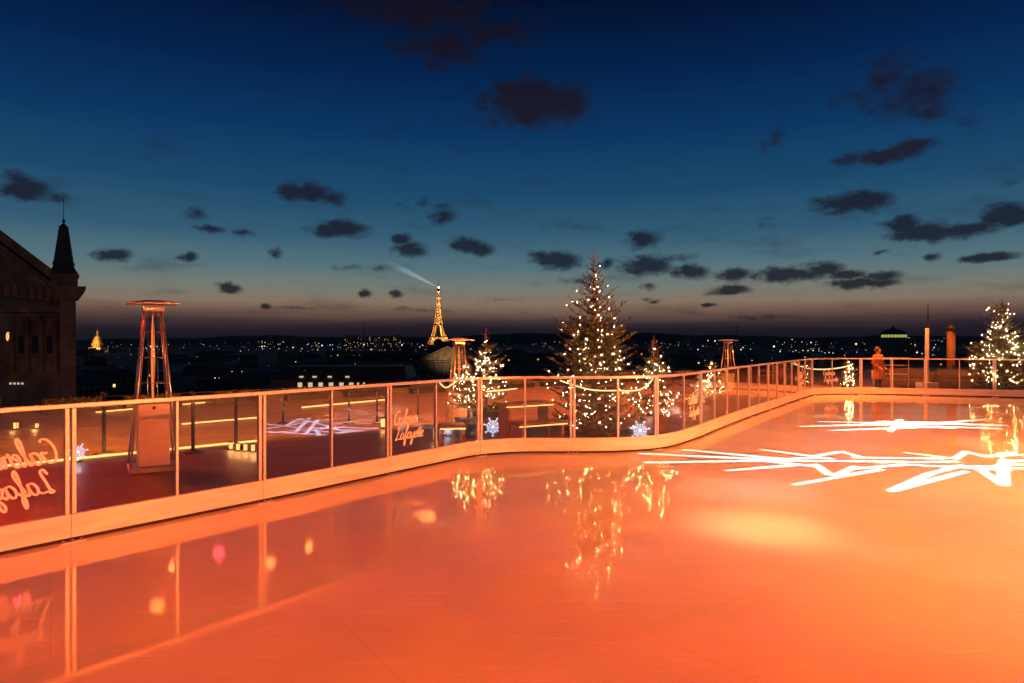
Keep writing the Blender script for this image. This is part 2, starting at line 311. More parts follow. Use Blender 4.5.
# ------------------------------------------------------------------ lights
def spot(name, loc, to, W, col, size=60, blend=.5, rad=.1):
    l = bpy.data.lights.new(name, 'SPOT'); l.energy = W; l.color = col; l.spot_size = radians(size); l.spot_blend = blend; l.shadow_soft_size = rad
    o = bpy.data.objects.new(name, l); C.objects.link(o); o.location = loc
    o.rotation_euler = (Vector(to)-Vector(loc)).to_track_quat('-Z', 'Y').to_euler(); return o
def point(name, loc, W, col, rad=.05, parent=None):
    l = bpy.data.lights.new(name, 'POINT'); l.energy = W; l.color = col; l.shadow_soft_size = rad
    o = bpy.data.objects.new(name, l); C.objects.link(o); o.location = loc
    if parent: o.parent = parent
    return o
ORANGE = (1, .30, .085); RED = (1, .155, .05)
spot('flood_or_fill', (15, -1, 4.4), (4, 9, 0), 22500, (1, .19, .036), 110, .9, .08)
spot('flood_or_fill', (12, 2.5, 8.5), (8.5, 6, 0), 25500, (1, .275, .058), 70, 1.0, .08)
spot('flood_or_fill', (2, -7, 6.0), (-4, 9, 0), 6500, (1, .115, .014), 90, .9, .06)
spot('flood_or_fill', (-13, 15, 7.0), (0, 4, 0), 5600, (1, .035, .003), 75, .9, .06)  # added red lamp: its rail shadow imitates the reflected rail on the ice
spot('flood_or_fill', (10, 12, 13), (9.5, 15.5, 0), 9500, (1, .18, .025), 75, 1.0, .08)  # added fill to brighten the far ice
spot('flood_or_fill', (3.5, 3, 6.5), (1.4, 12.7, 2.0), 1500, (1, .55, .2), 26, 1.0, .06)  # added spot to bring out the branches of the tallest fir
spot('flood_or_fill', (3, -1, 5.5), (-4.9, 9.4, 1.2), 1300, (1, .22, .06), 13, .9, .06)  # added narrow spot to brighten the nearest heater
# white lamps behind the camera whose glints show in the fence glass and again in the ice
A0 = Vector((-4.17, 5.57, 0)); DN = Vector((.6, .8, 0)); NR = Vector((-.8, .6, 0))
def mirror(px, py, h):
    D = (h+CAMZ)*F/(py-HY); v = Vector(((px-512)/F*D, D, h)); dd = (v-A0).dot(NR); return v-NR*2*dd
for i, (px, py, col, W) in enumerate(((272, 563, (1, .62, .28), 1), (323, 547, (1, .70, .36), 1), (144, 572, (1, .55, .25), 1), (130, 612, (1, .6, .25), 1.2), (198, 556, (1, .06, .09), .5), (5, 606, (1, .06, .08), .9), (435, 517, (1, .55, .25), .5), (521, 521, (1, .6, .25), .35))):
    p = mirror(px, py, 4.2); red = col[1] < .1
    D_ = (4.2+CAMZ)*F/(py-HY); vm = Vector(((px-512)/F*D_, D_, 0)); tt_ = (A0-Vector((0, 0, 0))).dot(NR)/vm.dot(NR); hit = Vector((0, 0, -CAMZ)).lerp(Vector((vm.x, vm.y, 4.2)), tt_)
    spot('stage_lamp', p, hit, (1700 if red else 1400)*W, col if red else (1, .24, .05), 7, .6, .14)

# projected stars
def gobo(name, loc, W, col, segs, spotdeg=140, floor=0):
    l = bpy.data.lights.new(name, 'SPOT'); l.energy = W; l.color = col; l.spot_size = radians(spotdeg); l.spot_blend = .1; l.shadow_soft_size = .012
    o = bpy.data.objects.new(name, l); C.objects.link(o); o.location = loc
    l.use_nodes = True; t = l.node_tree; t.nodes.clear(); N = t.nodes.new; L = t.links.new
    def mth(op, a=None, b=None, c=None, clamp=False):
        n = N('ShaderNodeMath'); n.operation = op; n.use_clamp = clamp
        for i, x in enumerate((a, b, c)):
            if x is None: continue
            if isinstance(x, (int, float)): n.inputs[i].default_value = x
            else: L(x, n.inputs[i])
        return n.outputs[0]
    tc = N('ShaderNodeTexCoord'); s = N('ShaderNodeSeparateXYZ'); L(tc.outputs['Normal'], s.inputs[0])
    iz = mth('ABSOLUTE', s.outputs[2]); X = mth('DIVIDE', s.outputs[0], iz); Y = mth('DIVIDE', s.outputs[1], iz)
    v = N('ShaderNodeCombineXYZ'); L(X, v.inputs[0]); L(Y, v.inputs[1]); h = loc[2]-floor; acc = None
    for (a, b, w0, w1) in segs:
        A = Vector(((a[0]-loc[0])/h, (a[1]-loc[1])/h, 0)); B = Vector(((b[0]-loc[0])/h, (b[1]-loc[1])/h, 0)); D = B-A; d2 = D.length_squared
        pa = N('ShaderNodeVectorMath'); pa.operation = 'SUBTRACT'; L(v.outputs[0], pa.inputs[0]); pa.inputs[1].default_value = A
        dt = N('ShaderNodeVectorMath'); dt.operation = 'DOT_PRODUCT'; L(pa.outputs[0], dt.inputs[0]); dt.inputs[1].default_value = D/d2
        hh = mth('ADD', dt.outputs['Value'], 0.0, clamp=True)
        sb = N('ShaderNodeVectorMath'); sb.operation = 'SCALE'; sb.inputs[0].default_value = D; L(hh, sb.inputs['Scale'])
        df = N('ShaderNodeVectorMath'); df.operation = 'DISTANCE'; L(pa.outputs[0], df.inputs[0]); L(sb.outputs[0], df.inputs[1])
        wd = mth('MULTIPLY_ADD', hh, (w1-w0)/h/2, w0/h/2)
        e = mth('SUBTRACT', df.outputs['Value'], wd)
        acc = e if acc is None else mth('MINIMUM', acc, e)
    mr = N('ShaderNodeMapRange'); mr.inputs[1].default_value = .045/h; mr.inputs[2].default_value = -.03/h; L(acc, mr.inputs[0])
    em = N('ShaderNodeEmission'); L(mr.outputs[0], em.inputs['Strength']); o2 = N('ShaderNodeOutputLight'); L(em.outputs[0], o2.inputs[0])
    return o
def seg(x0, y0, x1, y1, w0=.05, w1=.05, z=0):
    a, b = G(x0, y0, z), G(x1, y1, z); return ((a.x, a.y), (b.x, b.y), w0*.55, w1*.62)
S = [seg(640,454,770,460,.03,.16), seg(646,463,770,461,.03,.14), seg(683,450,790,460,.03,.13), seg(728,471,800,465,.03,.14), seg(762,450,830,459,.03,.13), seg(795,485,880,470,.02,.10),
     # small ring of the left star
     seg(818,456,842,452,.10,.12), seg(842,452,862,458,.12,.10), seg(816,465,829,475,.09,.11), seg(829,475,838,475,.12,.12), seg(838,475,855,467,.11,.09), seg(770,460,822,458,.16,.10), seg(770,462,818,467,.12,.10), seg(770,461,905,462,.10,.12), seg(855,458,940,459,.12,.12), seg(855,469,905,465,.09,.12),
     # right star
     seg(905,453,955,459,.05,.13), seg(892,491,930,474,.10,.09), seg(930,474,962,466,.09,.10), seg(892,491,965,472,.10,.08), seg(955,459,966,452,.10,.10), seg(966,452,985,457,.10,.10), seg(985,457,1013,453,.09,.10), seg(1000,457,1013,453,.10,.08), seg(1003,460,1003,485,.10,.13), seg(1003,485,980,470,.10,.10), seg(980,470,960,466,.10,.10), seg(905,465,1004,470,.10,.14), seg(880,463,955,462,.10,.13), seg(950,467,1003,467,.12,.12), seg(1004,462,1060,459,.14,.08), seg(1004,468,1075,472,.13,.05), seg(1000,465,1080,465,.12,.04), seg(1010,456,1065,452,.06,.03)]
gobo('star_projector', (6.0, 3.2, 7.2), 62000, (1, .93, .86), S)
S2 = [seg(800,427,905,424,.05,.5), seg(820,422,900,424,.05,.4), seg(830,431,910,428,.04,.4), seg(870,425,960,424,.6,.5), seg(880,422,950,423,.35,.3), seg(940,424,1006,426,.5,.06), seg(940,423,985,420,.3,.05), seg(900,420,890,432,.2,.1), seg(940,427,1000,429,.3,.05), seg(900,427,950,428,.5,.4)]
gobo('star_projector', (9.5, 5.0, 9.5), 90000, (1, .92, .84), S2)
q = lambda a, b, c, d, w0=.045, w1=.045: seg(a, b, c, d, w0*2.6, w1*2.6, -.5)
S3 = [q(262,424,300,428), q(285,426,300,419), q(300,419,330,427), q(268,429,318,421), q(310,418,296,432), q(318,420,306,434), q(270,433,345,427), q(285,421,380,424,.05,.02), q(300,430,375,436,.05,.03), q(305,428,343,428), q(325,426,384,444,.06,.03), q(318,440,345,432), q(322,440,316,430), q(345,430,400,434,.05,.03), q(345,431,440,440,.05,.02), q(264,432,325,435), q(330,425,360,420,.04,.02), q(345,428,450,431,.05,.02)]
gobo('star_projector', (-4.0, 7.0, 6.5), 300000, (.20, .40, 1), S3, 140, -.5)  # projector added to imitate the ice star mirrored in the glass
spot('added_pool_spot', (2.3, 5.0, 7.0), (2.35, 6.5, 0), 3200, (1, .50, .18), 14, 1.0, .3)  # added unseen spots, no ceiling here: they make soft glow patches on the ice
spot('added_pool_spot', (2.9, 6.5, 7.0), (2.8, 8.1, 0), 1800, (1, .42, .30), 16, 1.0, .3)
spot('added_pool_spot', (8.2, 9.0, 7.5), (8.2, 11.6, 0), 2200, (1, .60, .18), 14, 1.0, .3)
# terrace lighting beyond the glass
spot('terrace_floodlight', (-9, 10, 7.5), (-7, 18, -.5), 21000, (1, .27, .035), 75, .9, .2)
spot('terrace_floodlight', (1, 15, 11), (1, 23, -.5), 32000, (1, .20, .025), 80, .9, .2)
spot('terrace_floodlight', (9, 22, 14.5), (8, 32, -.5), 60000, (1, .22, .03), 90, .9, .2)
spot('terrace_floodlight', (19, 23, 15), (16, 29, 0), 6000, (1, .22, .04), 80, .9, .2)

# ------------------------------------------------------------------ rink outline
ctrl = [(-10.77, -3.23), (-7.17, 1.57), (-4.17, 5.57), (-2.72, 7.42), (-1.81, 8.67), (-1.05, 9.72), (-.55, 10.35), (.05, 10.66), (.95, 10.70), (1.75, 10.78), (2.5, 11.15), (3.19, 12.05), (4.14, 13.6), (5.04, 15.05), (6.97, 18.0), (9.2, 21.35), (9.75, 22.1), (10.5, 22.5), (11.5, 22.55), (13.56, 22.0), (15.9, 21.2), (22, 19.2), (30, 16.6)]
def catmull(pts, n=10):
    out = []
    for i in range(len(pts)-1):
        p0 = pts[max(i-1, 0)]; p1 = pts[i]; p2 = pts[i+1]; p3 = pts[min(i+2, len(pts)-1)]
        d = lambda a, b: max(hypot(b[0]-a[0], b[1]-a[1])**.5, 1e-4)
        t0 = 0; t1 = t0+d(p0, p1) if p0 != p1 else t0+1e-3; t2 = t1+d(p1, p2); t3 = t2+(d(p2, p3) if p2 != p3 else 1e-3)
        for k in range(n):
            tt = t1+(t2-t1)*k/n
            f = lambda a, b, ta, tb: tuple(((tb-tt)*a[j]+(tt-ta)*b[j])/(tb-ta) for j in range(len(a)))
            A1 = f(p0, p1, t0, t1); A2 = f(p1, p2, t1, t2); A3 = f(p2, p3, t2, t3); B1 = f(A1, A2, t0, t2); B2 = f(A2, A3, t1, t3); out.append(f(B1, B2, t1, t2))
    out.append(tuple(pts[-1])); return out
path = [Vector((x, y, 0)) for x, y in catmull(ctrl)]
cum = [0]
for i in range(1, len(path)): cum.append(cum[-1]+(path[i]-path[i-1]).length)
def at(s):
    s = max(0, min(s, cum[-1]-1e-6)); i = 0
    import bisect
    i = max(0, bisect.bisect_right(cum, s)-1); i = min(i, len(path)-2)
    k = (s-cum[i])/(cum[i+1]-cum[i]); return path[i].lerp(path[i+1], k)
def tang(s): return (at(s+.05)-at(s-.05)).normalized()
def s_of_px(px, smin=0, smax=1e9):
    for i in range(len(path)-1):
        if cum[i] < smin or cum[i] > smax or path[i].y < .5: continue
        f0 = path[i].x/path[i].y*F+512-px; f1 = path[i+1].x/path[i+1].y*F+512-px
        if f0*f1 <= 0: return cum[i]+(cum[i+1]-cum[i])*f0/(f0-f1)
def ribbon(mb, s0, s1, off0, off1, z0, z1, step=.12, mi=0):   # swept rectangular section along the path; off + = outwards (terrace side)
    n = max(1, int((s1-s0)/step)); sec = []
    for i in range(n+1):
        s = s0+(s1-s0)*i/n; p = at(s); tg = tang(s); nr = Vector((-tg.y, tg.x, 0))
        sec.append([p+nr*off0+Vector((0, 0, z0)), p+nr*off1+Vector((0, 0, z0)), p+nr*off1+Vector((0, 0, z1)), p+nr*off0+Vector((0, 0, z1))])
    vs = [v for q in sec for v in q]; fs = []
    for i in range(n):
        for k in range(4): fs.append((i*4+k, i*4+(k+1) % 4, (i+1)*4+(k+1) % 4, (i+1)*4+k))
    fs += [(3, 2, 1, 0), (n*4, n*4+1, n*4+2, n*4+3)]; mb.add(vs, fs, mi)
S_END = cum[-1]
# ice sheet
poly = [(p.x+(-tang(c).y)*.03, p.y+tang(c).x*.03) for p, c in zip(path, cum)]
poly = [(-12, -14)]+poly+[(30, -14)]
mb = MB(); mb.prism(poly[::-1], -.015, 0.0); tag(mb.build('ice_rink', M['ice']), kind='structure')

# ------------------------------------------------------------------ fence
fence = thing('rink_fence', 'white kick boards, aluminium posts and glass panels fencing the orange-lit ice rink', 'fence', (0, 0, 0))
mb = MB(); ribbon(mb, 0, S_END, .035, .06, .0015, .0315); mb.build('gap_shade', M['gap'], fence)  # near-black strip: shadow under the kick boards put in as colour
mb = MB(); ribbon(mb, 0, S_END, .02, .072, 1.165, 1.205); mb.build('top_rail', M['alu'], fence, .005)
doubles = [s_of_px(x) for x in (72, 264, 391, 481, 573, 658)]
s = doubles[-1]
pitch = 1.9
while s+pitch < S_END: s += pitch; doubles.append(s)
s = doubles[0]
while s-pitch > .2: s -= pitch; doubles.insert(0, s)
def upright(s, w=.034, z0=.237, z1=1.163, off=.046):
    p = at(s); tg = tang(s); nr = Vector((-tg.y, tg.x, 0)); b = MB()
    c = p+nr*off; b.box((c.x, c.y, (z0+z1)/2), (w, .044, z1-z0), atan2(tg.y, tg.x)); return b
ks_ = [0]+doubles+[S_END]
for a_, c_ in zip(ks_, ks_[1:]):
    mb = MB(); ribbon(mb, a_+.002, c_-.002, .015, .075, .032, .235); mb.build('kick_board', M['board'], fence, .004)
for k, s in enumerate(doubles):
    for ds in (-.027, .027): upright(s+ds).build('post', M['alu'], fence, .003)
    b = MB(); p = at(s); tg = tang(s); nr = Vector((-tg.y, tg.x, 0)); c = p-nr*.016
    b.box((c.x, c.y, .004), (.20, .06, .006), atan2(tg.y, tg.x))
    bpz = b.build('base_plate', M['alu'], fence)
    for ds in (-.07, 0, .07):
        b = MB(); cc = at(s+ds)-nr*.016; b.lathe([(.013, 0), (.013, .011), (.008, .015)], (cc.x, cc.y, .0075), 8); b.build('bolt', M['bolt'], bpz)
    if k+1 < len(doubles):
        s1 = doubles[k+1]; m_ = (s+s1)/2
        if k+1 == 8 or True: upright(m_, .024).build('mullion', M['alu'], fence, .002)
        for a, b_ in ((s+.046, m_-.014), (m_+.014, s1-.046)):
            g = MB(); ribbon(g, a, b_, .042, .050, .239, 1.161, .15); g.build('glass_panel', M['glass'], fence)

# handwritten lettering on some panels
LET = {
 'G': ([(.95,1.75),(.75,2.0),(.4,1.9),(.1,1.4),(0,.8),(.15,.2),(.5,.02),(.85,.35),(.98,.95),(.72,.85),(.6,.95)], 1.1),
 'a': ([(.62,.85),(.35,.98),(.05,.6),(.05,.2),(.25,.0),(.5,.25),(.66,.95),(.60,.3),(.72,.0),(.9,.2)], .85),
 'l': ([(.0,.2),(.3,1.0),(.5,1.9),(.42,2.25),(.25,1.9),(.2,.9),(.22,.2),(.35,.0),(.5,.2)], .48),
 'e': ([(.0,.3),(.3,.55),(.5,.85),(.3,1.0),(.08,.6),(.15,.1),(.35,.0),(.62,.3)], .58),
 'r': ([(.0,.1),(.15,.9),(.2,1.1),(.25,.85),(.5,.92),(.45,.4),(.5,.05),(.65,.15)], .6),
 'i': ([(.0,.3),(.2,.95),(.15,.3),(.22,.0),(.4,.25)], .38),
 's': ([(.0,.1),(.3,.9),(.35,1.05),(.4,.6),(.42,.2),(.2,.0),(.05,.15)], .55),
 'L': ([(.15,1.5),(.4,1.95),(.6,1.8),(.4,1.0),(.2,.3),(.0,.1),(.15,-.02),(.4,.15),(.7,.05),(1.0,.2)], 1.0),
 'f': ([(.0,.3),(.35,1.1),(.55,1.8),(.42,2.1),(.28,1.6),(.22,.4),(.12,-.7),(.22,-.95),(.35,-.4),(.3,.1),(.6,.35)], .6),
 'y': ([(.0,.9),(.1,.3),(.25,.1),(.45,.4),(.58,.95),(.5,.1),(.4,-.7),(.2,-.95),(.08,-.6),(.4,-.05),(.75,.25)], .72),
 't': ([(.0,.4),(.2,1.0),(.32,1.7),(.25,.6),(.3,.05),(.5,.2)], .42), '-': ([(0,0),(.1,0)], .1)}
def lettering(s0, mirrored, z0=.62, h=.105, name='lettering'):
    b = MB()
    for row, word in enumerate(('Galeries', 'Lafayette')):
        x = .15*row*2; z = z0-row*h*2.35+.0
        for ch in word:
            pts, adv = LET[ch]; cp = catmull([tuple(p) for p in pts], 5)
            strokes = [cp]
            if ch == 'i': strokes.append([(.27, 1.4), (.30, 1.5)])
            if ch == 't': strokes.append([(.0, 1.15), (.55, 1.22)])
            for st in strokes:
                o = len(b.v); n = len(st)
                for i, (lx, ly) in enumerate(st):
                    dx = st[min(i+1, n-1)][0]-st[max(i-1, 0)][0]; dy = st[min(i+1, n-1)][1]-st[max(i-1, 0)][1]; q_ = hypot(dx, dy) or 1
                    wd = (.058+.045*abs(dy/q_))*(.6 if i in (0, n-1) else 1)
                    for sg in (-1, 1):
                        u = (x+lx+ly*.22-dy/q_*wd*sg)*h; vv = (ly+dx/q_*wd*sg)*h+z
                        sp = s0+(-u if mirrored else u); p = at(sp); tg = tang(sp); nr = Vector((-tg.y, tg.x, 0))
                        for off in (.0405, .0385): b.v.append(tuple(p+nr*off+Vector((0, 0, vv))))
                for i in range(n-1):
                    k = o+i*4; j = k+4
                    for f in ((k, k+2, j+2, j), (k+1, j+1, j+3, k+3), (k, j, j+1, k+1), (k+2, k+3, j+3, j+2)): b.f.append(list(f)); b.mi.append(0); b.smooth.append(False)
            x += adv
    return b.build(name, M['vinyl'], fence)
lettering(s_of_px(60), True, .70, .108)
lettering(s_of_px(396), False, .64, .088)
lettering(doubles[[i for i, d in enumerate(doubles) if d >= s_of_px(658)-.01][0]]+1.2, False, .64, .09)
for px in (800, 822): lettering(s_of_px(px)+.1, False, .64, .09)

# ------------------------------------------------------------------ terrace
edge = [(-26, -9), (-14.5, 2.6), (-6.3, 10.45), (-4.46, 12.1), (-2.2, 14.2), (.2, 15.8), (3.6, 18.2), (7.4, 24.1), (9.3, 27.2), (12, 27.6), (45, 17.5)]
mb = MB(); mb.prism([(45, -16), *edge[::-1][:], (-26, -16)], -.5, -.02); tag(mb.build('upper_terrace', M['deck']), kind='structure')
par = [(-40, 1.5), (-15.5, 21.5), (11, 42.7), (34, 60)]
mb = MB(); mb.prism([(70, -20), (70, 55), (34, 60), (11, 42.7), (-15.5, 21.5), (-40, 1.5), (-40, -20)], -.75, -.504); tag(mb.build('lower_terrace', M['deck']), kind='structure')
pp = thing('terrace_parapet', 'low concrete parapet with slim steel railing along the terrace edge', 'parapet')
b = MB()
for (x0, y0), (x1, y1) in zip(par, par[1:]): b.beam((x0, y0, -.40), (x1, y1, -.40), .25, .24)
b.build('wall', M['concrete'], pp)
b = MB()
for (x0, y0), (x1, y1) in zip(par, par[1:]): b.tube([(x0, y0, -.10), (x1, y1, -.10)], .02, 6)
b.build('handrail', M['dark'], pp)
for (x0, y0), (x1, y1) in zip(par[:3], par[1:3]):
    n = int(hypot(x1-x0, y1-y0)/2.4)
    for i in range(n):
        k = (i+.5)/n; b = MB(); b.tube([(x0+(x1-x0)*k, y0+(y1-y0)*k, -.28), (x0+(x1-x0)*k, y0+(y1-y0)*k, -.10)], .016, 6); b.build('rail_post', M['dark'], pp)
b = MB()
b.prism([(-40, -20), (70, -20), (70, 55), (34, 60), (11, 42.7), (-15.5, 21.5), (-40, 1.5)], -37, -.76)
tag(b.build('store_building', M['facade']), 'stone department store block carrying the roof terrace and rink', 'building')

# LED strips on the terrace step
def strip(pts, label, w=.035):
    b = MB(); b.tube([(x, y, z) for x, y, z in pts], w/2, 6); return tag(b.build('strip_or_streak', M['led']), label, 'light strip')
def lerp2(a, b, k): return (a[0]+(b[0]-a[0])*k, a[1]+(b[1]-a[1])*k)
e1_, e2_, e3_ = (-6.3, 10.45), (-4.46, 12.1), (-2.2, 14.2)
up = lambda p, z=.0: (p[0], p[1], z)
strip([up(lerp2((-14.5, 2.6), e1_, .3)), up(e1_)], 'amber light strip along the step, left of the tall patio heater')
strip([up(e1_), up(e2_)], 'amber light strip along the step, right behind the tall patio heater')
strip([up((7.35, 24.0)), up((8.1, 25.2))], 'amber light strip on the step, right of the far patio heater foot')
strip([up((5.2, 20.7)), up((5.95, 21.9))], 'short amber light strip on the step near the second small fir')
def gp(x, y): v = G(x, y, -.5); return (v.x, v.y, -.46)
strip([gp(96, 414), gp(205, 404)], 'added amber tube for a light streak on the lower terrace, upper left behind the tall heater', .04)  # this and the next two tubes are added for blurred light streaks
strip([gp(182, 426), gp(262, 419)], 'added amber tube for a light streak on the lower terrace above the four small lanterns', .04)
strip([gp(302, 409), gp(388, 401)], 'added amber tube for a light streak on the lower terrace beyond the white projected star', .05)
for p, q_, W in (((-14.5, 2.6), (-4.46, 12.1), 220), ((3.6, 18.2), (9.3, 27.2), 70)):
    l = bpy.data.lights.new('strip_glow', 'AREA'); l.shape = 'RECTANGLE'; l.size = hypot(q_[0]-p[0], q_[1]-p[1]); l.size_y = .06; l.energy = W; l.color = (1, .5, .13)
    o = bpy.data.objects.new('strip_glow', l); C.objects.link(o); d = Vector((q_[0]-p[0], q_[1]-p[1], 0)).normalized(); nrm = Vector((-d.y, d.x, -.55)).normalized()
    m_ = lerp2(p, q_, .5); o.location = (m_[0]+(-d.y)*.12, m_[1]+d.x*.12, .05)
    z_ = -nrm; x_ = d; y_ = z_.cross(x_); o.rotation_euler = Matrix((x_, y_, z_)).transposed().to_euler()

# ------------------------------------------------------------------ patio heaters
def heater(loc, rz, label, H=2.34):
    t = thing('patio_heater', label, 'patio heater', loc, rz, 'patio heaters on the terrace')
    b = MB(); b.box((0, 0, .04), (.60, .60, .06)); b.build('base', M['steel'], t, .006)
    b = MB(); b.box((0, 0, .50), (.38, .38, .84)); cb = b.build('cabinet', M['cabinet'], t, .008)
    b = MB(); b.box((0, -.197, .47), (.33, .012, .72)); dr = b.build('door', M['cabinet'], cb, .004)
    b = MB(); b.lathe([(.022, 0), (.022, .02), (.014, .028)], (0, 0, 0), 12); kn = b.build('knob', M['dark'], cb); kn.location = (0, -.192, .87); kn.rotation_euler = (radians(90), 0, 0)
    for sx_ in (-1, 1):
        for sy_ in (-1, 1):
            b = MB(); b.tube([(sx_*.285, sy_*.285, .07), (sx_*.10, sy_*.10, H-.10)], .014, 8); b.build('leg', M['steel'], t)
    b = MB(); b.tube([(0, 0, .93), (0, 0, H-.16)], .065, 20); b.build('glass_tube', M['tube'], t)
    b = MB(); b.lathe([(.012, .93), (.02, 1.2), (.026, 1.5), (.02, 1.9), (.008, H-.2)], (0, 0, 0), 8); b.build('flame', M['glow'], t)
    b = MB()
    for sx_ in (-1, 1):
        for k in (0, 1):
            for j in (-.5, 0, .5):
                p0 = (sx_*.20, j*.36, .95) if k else (j*.36, sx_*.20, .95); p1 = (sx_*.105, j*.18, H-.14) if k else (j*.18, sx_*.105, H-.14); b.tube([p0, p1], .0045, 5)
    for zz in (1.2, 1.55, 1.9):
        r = .20-(zz-.95)/(H-1.09)*.095
        for a, c in (((-r, -r), (r, -r)), ((r, -r), (r, r)), ((r, r), (-r, r)), ((-r, r), (-r, -r))): b.tube([(*a, zz), (*c, zz)], .004, 5)
    b.build('guard_grille', M['steel'], t)
    b = MB(); b.box((0, 0, H-.125), (.26, .26, .07)); b.build('burner_head', M['steel'], t, .005)
    b = MB(); b.box((0, 0, H-.055), (.62, .62, .014)); b.box((0, 0, H-.023), (.60, .60, .045), top=(.3, .3)); b.build('reflector', M['steel'], t)
    return t
def hloc(px, Y, z): return ((px-512)/F*Y, Y, z)
h1 = heater(hloc(153, 9.45, -.02), radians(32), 'tall pyramid patio heater with white cabinet, biggest and nearest, in front of the dark city')
dup(h1, hloc(459, 17.6, -.5), radians(20), 'pyramid patio heater below the lit iron tower, left of the small firs')
dup(h1, hloc(728, 28.6, -.5), radians(25), 'farthest pyramid patio heater, right of the firs above the fence rail')

# ------------------------------------------------------------------ fir trees
def rv(a=1.0): return Vector((random.uniform(-a, a), random.uniform(-a, a), random.uniform(-a, a)))
def fir(name, label, loc, H, R, z0, leader, dens=1.0, seed=1, pot='box', lights=200, potw=.45, group=None, needle=.026):
    random.seed(seed)
    t = thing(name, label, 'fir tree', loc, 0, group)
    b = MB(); b.tube([(0, 0, z0*.5), (.01, 0, H*.3), (-.01, .01, H*.6), (0, 0, H)], .012+.014*H, 8, r2=.008); b.build('trunk', M['bark'], t)
    bw = MB(); bn = MB(); tips = []
    def needles(p, q_, wd):
        d = q_-p; ln = d.length
        if ln < .01: return
        d.normalize(); up_ = Vector((0, 0, 1)) if abs(d.z) < .9 else Vector((1, 0, 0)); x = d.cross(up_).normalized(); y = x.cross(d)
        n = max(3, int(ln/.011*dens))
        for i in range(n):
            c = p+(q_-p)*((i+random.random()*.6)/n)
            for k in range(5):
                a = random.uniform(0, 2*pi); rad = (x*cos(a)+y*sin(a)*.7+Vector((0, 0, .25))); L_ = wd*random.uniform(.8, 1.25)
                tip = c+(rad*.85+d*.65).normalized()*L_; sd = d.cross(rad).normalized()*wd*.11
                bn.add([c-sd, c+sd, tip], [(0, 1, 2)])
    nw = max(8, int((H-z0-leader)/.135)); 
    for i in range(nw):
        k = ((i+random.uniform(-.2, .2))/nw); k = max(k, 0)**.92; k = min(max(k, 0), 1); z = z0+(H-z0-leader)*k
        rad = R*((1-k)**.66*(.92+.1*sin(k*9+seed))+.06)
        if k < .12: rad *= .8+k*1.6
        nb = max(5, int(11-5*k)); ph = random.uniform(0, 6.28)
        for j in range(nb):
            a = ph+2*pi*j/nb+random.uniform(-.25, .25); Lb = rad*random.uniform(.58, 1.25)
            rise = (.10+.75*k)*random.uniform(.7, 1.2); o_ = Vector((0, 0, z)); dr = Vector((cos(a), sin(a), 0)); pts = []
            m_ = 5
            for u in range(m_+1):
                f = u/m_; pts.append(o_+dr*Lb*f+Vector((0, 0, Lb*(rise*f-.18*(1-k)*sin(f*pi))+.02*random.uniform(-1, 1))))
            bw.tube(pts, .009*(1-.5*k), 4, r2=.003, sm=False)
            for u in range(m_):
                if u > 0 or k > .6: needles(pts[u], pts[u+1], needle)
            tips.append(pts[-1]+(pts[-1]-pts[-2])*.0)
            # side twigs
            for u in range(1, m_+1):
                for sg in (-1, 1):
                    if u == m_ and sg > 0 and False: continue
                    f = u/m_; tl = Lb*(.42*(1.1-f)+.10)*random.uniform(.7, 1.2)*(1 if k < .6 else .55)
                    if tl < .035: continue
                    fw = (pts[u]-pts[u-1]).normalized(); side = Vector((-dr.y, dr.x, 0))*sg; dv = (fw*.8+side*.75+Vector((0, 0, .12+.25*k))+rv(.12)).normalized()
                    p0 = pts[u-1].lerp(pts[u], random.random()); p1 = p0+dv*tl
                    bw.tube([p0, p1], .0035, 3, r2=.0015, sm=False); needles(p0, p1, needle)
                    if tl > .14:
                        for sg2 in (-1, 1):
                            dv2 = (dv*.8+Vector((0, 0, 1)).cross(dv)*sg2*.7+rv(.15)).normalized(); pm = p0.lerp(p1, random.uniform(.35, .65)); pe = pm+dv2*tl*.45
                            needles(pm, pe, needle); tips.append(pe)
                    tips.append(p1)
    # bare leader with a few short upturned shoots
    needles(Vector((0, 0, H-leader)), Vector((0, 0, H)), needle*.7)
    for zz in (H-leader*.85, H-leader*.55):
        for j in range(5):
            a = j*1.256+zz; p0 = Vector((0, 0, zz-leader*.2)); p1 = p0+Vector((cos(a)*.9, sin(a)*.9, .75))*leader*.42; bw.tube([p0, p1], .004, 4, r2=.002, sm=False); needles(p0, p1, needle*.85)
    bw.build('branches', M['bark'], t); fo = bn.build('needles', M['needle'], t)
    pb = MB()
    if pot == 'box': pb.box((0, 0, potw*.48), (potw, potw, potw*.9), .5); pb.box((0, 0, potw*.945), (potw*1.08, potw*1.08, .03), .5)
    else: pb.lathe([(potw*.34, 0), (potw*.48, potw*.3), (potw*.52, potw*.75), (potw*.46, potw*.78), (potw*.44, potw*.72)], (0, 0, 0), 20)
    pb.build('planter', M['dark'] if pot == 'box' else M['basket'], t)
    # string of lights: a thing of its own, hanging on the tree
    ls = thing('light_string', 'warm fairy lights wound round the '+lights[1], 'fairy lights', loc)
    cand = [p for p in tips if p.z > z0*.9 and random.random() > .55*(p.z/H)**2]; random.shuffle(cand)
    cand = cand[:lights[0]]+[Vector((0, 0, H-leader*x)) + rv(.02) for x in ((.95, 1.1) if H < 3.4 else (1.0,))]
    cand = [c*1.0 + (Vector((c.x, c.y, 0)).normalized()*random.uniform(-.09, .02) if hypot(c.x, c.y) > .12 else Vector()) for c in cand]
    wires = sorted(cand, key=lambda p: (int(p.z/.14), atan2(p.y, p.x)))
    wb = MB()
    for a, b_ in zip(wires, wires[1:]):
        if (a-b_).length < .5: wb.beam(a, b_, .0035)
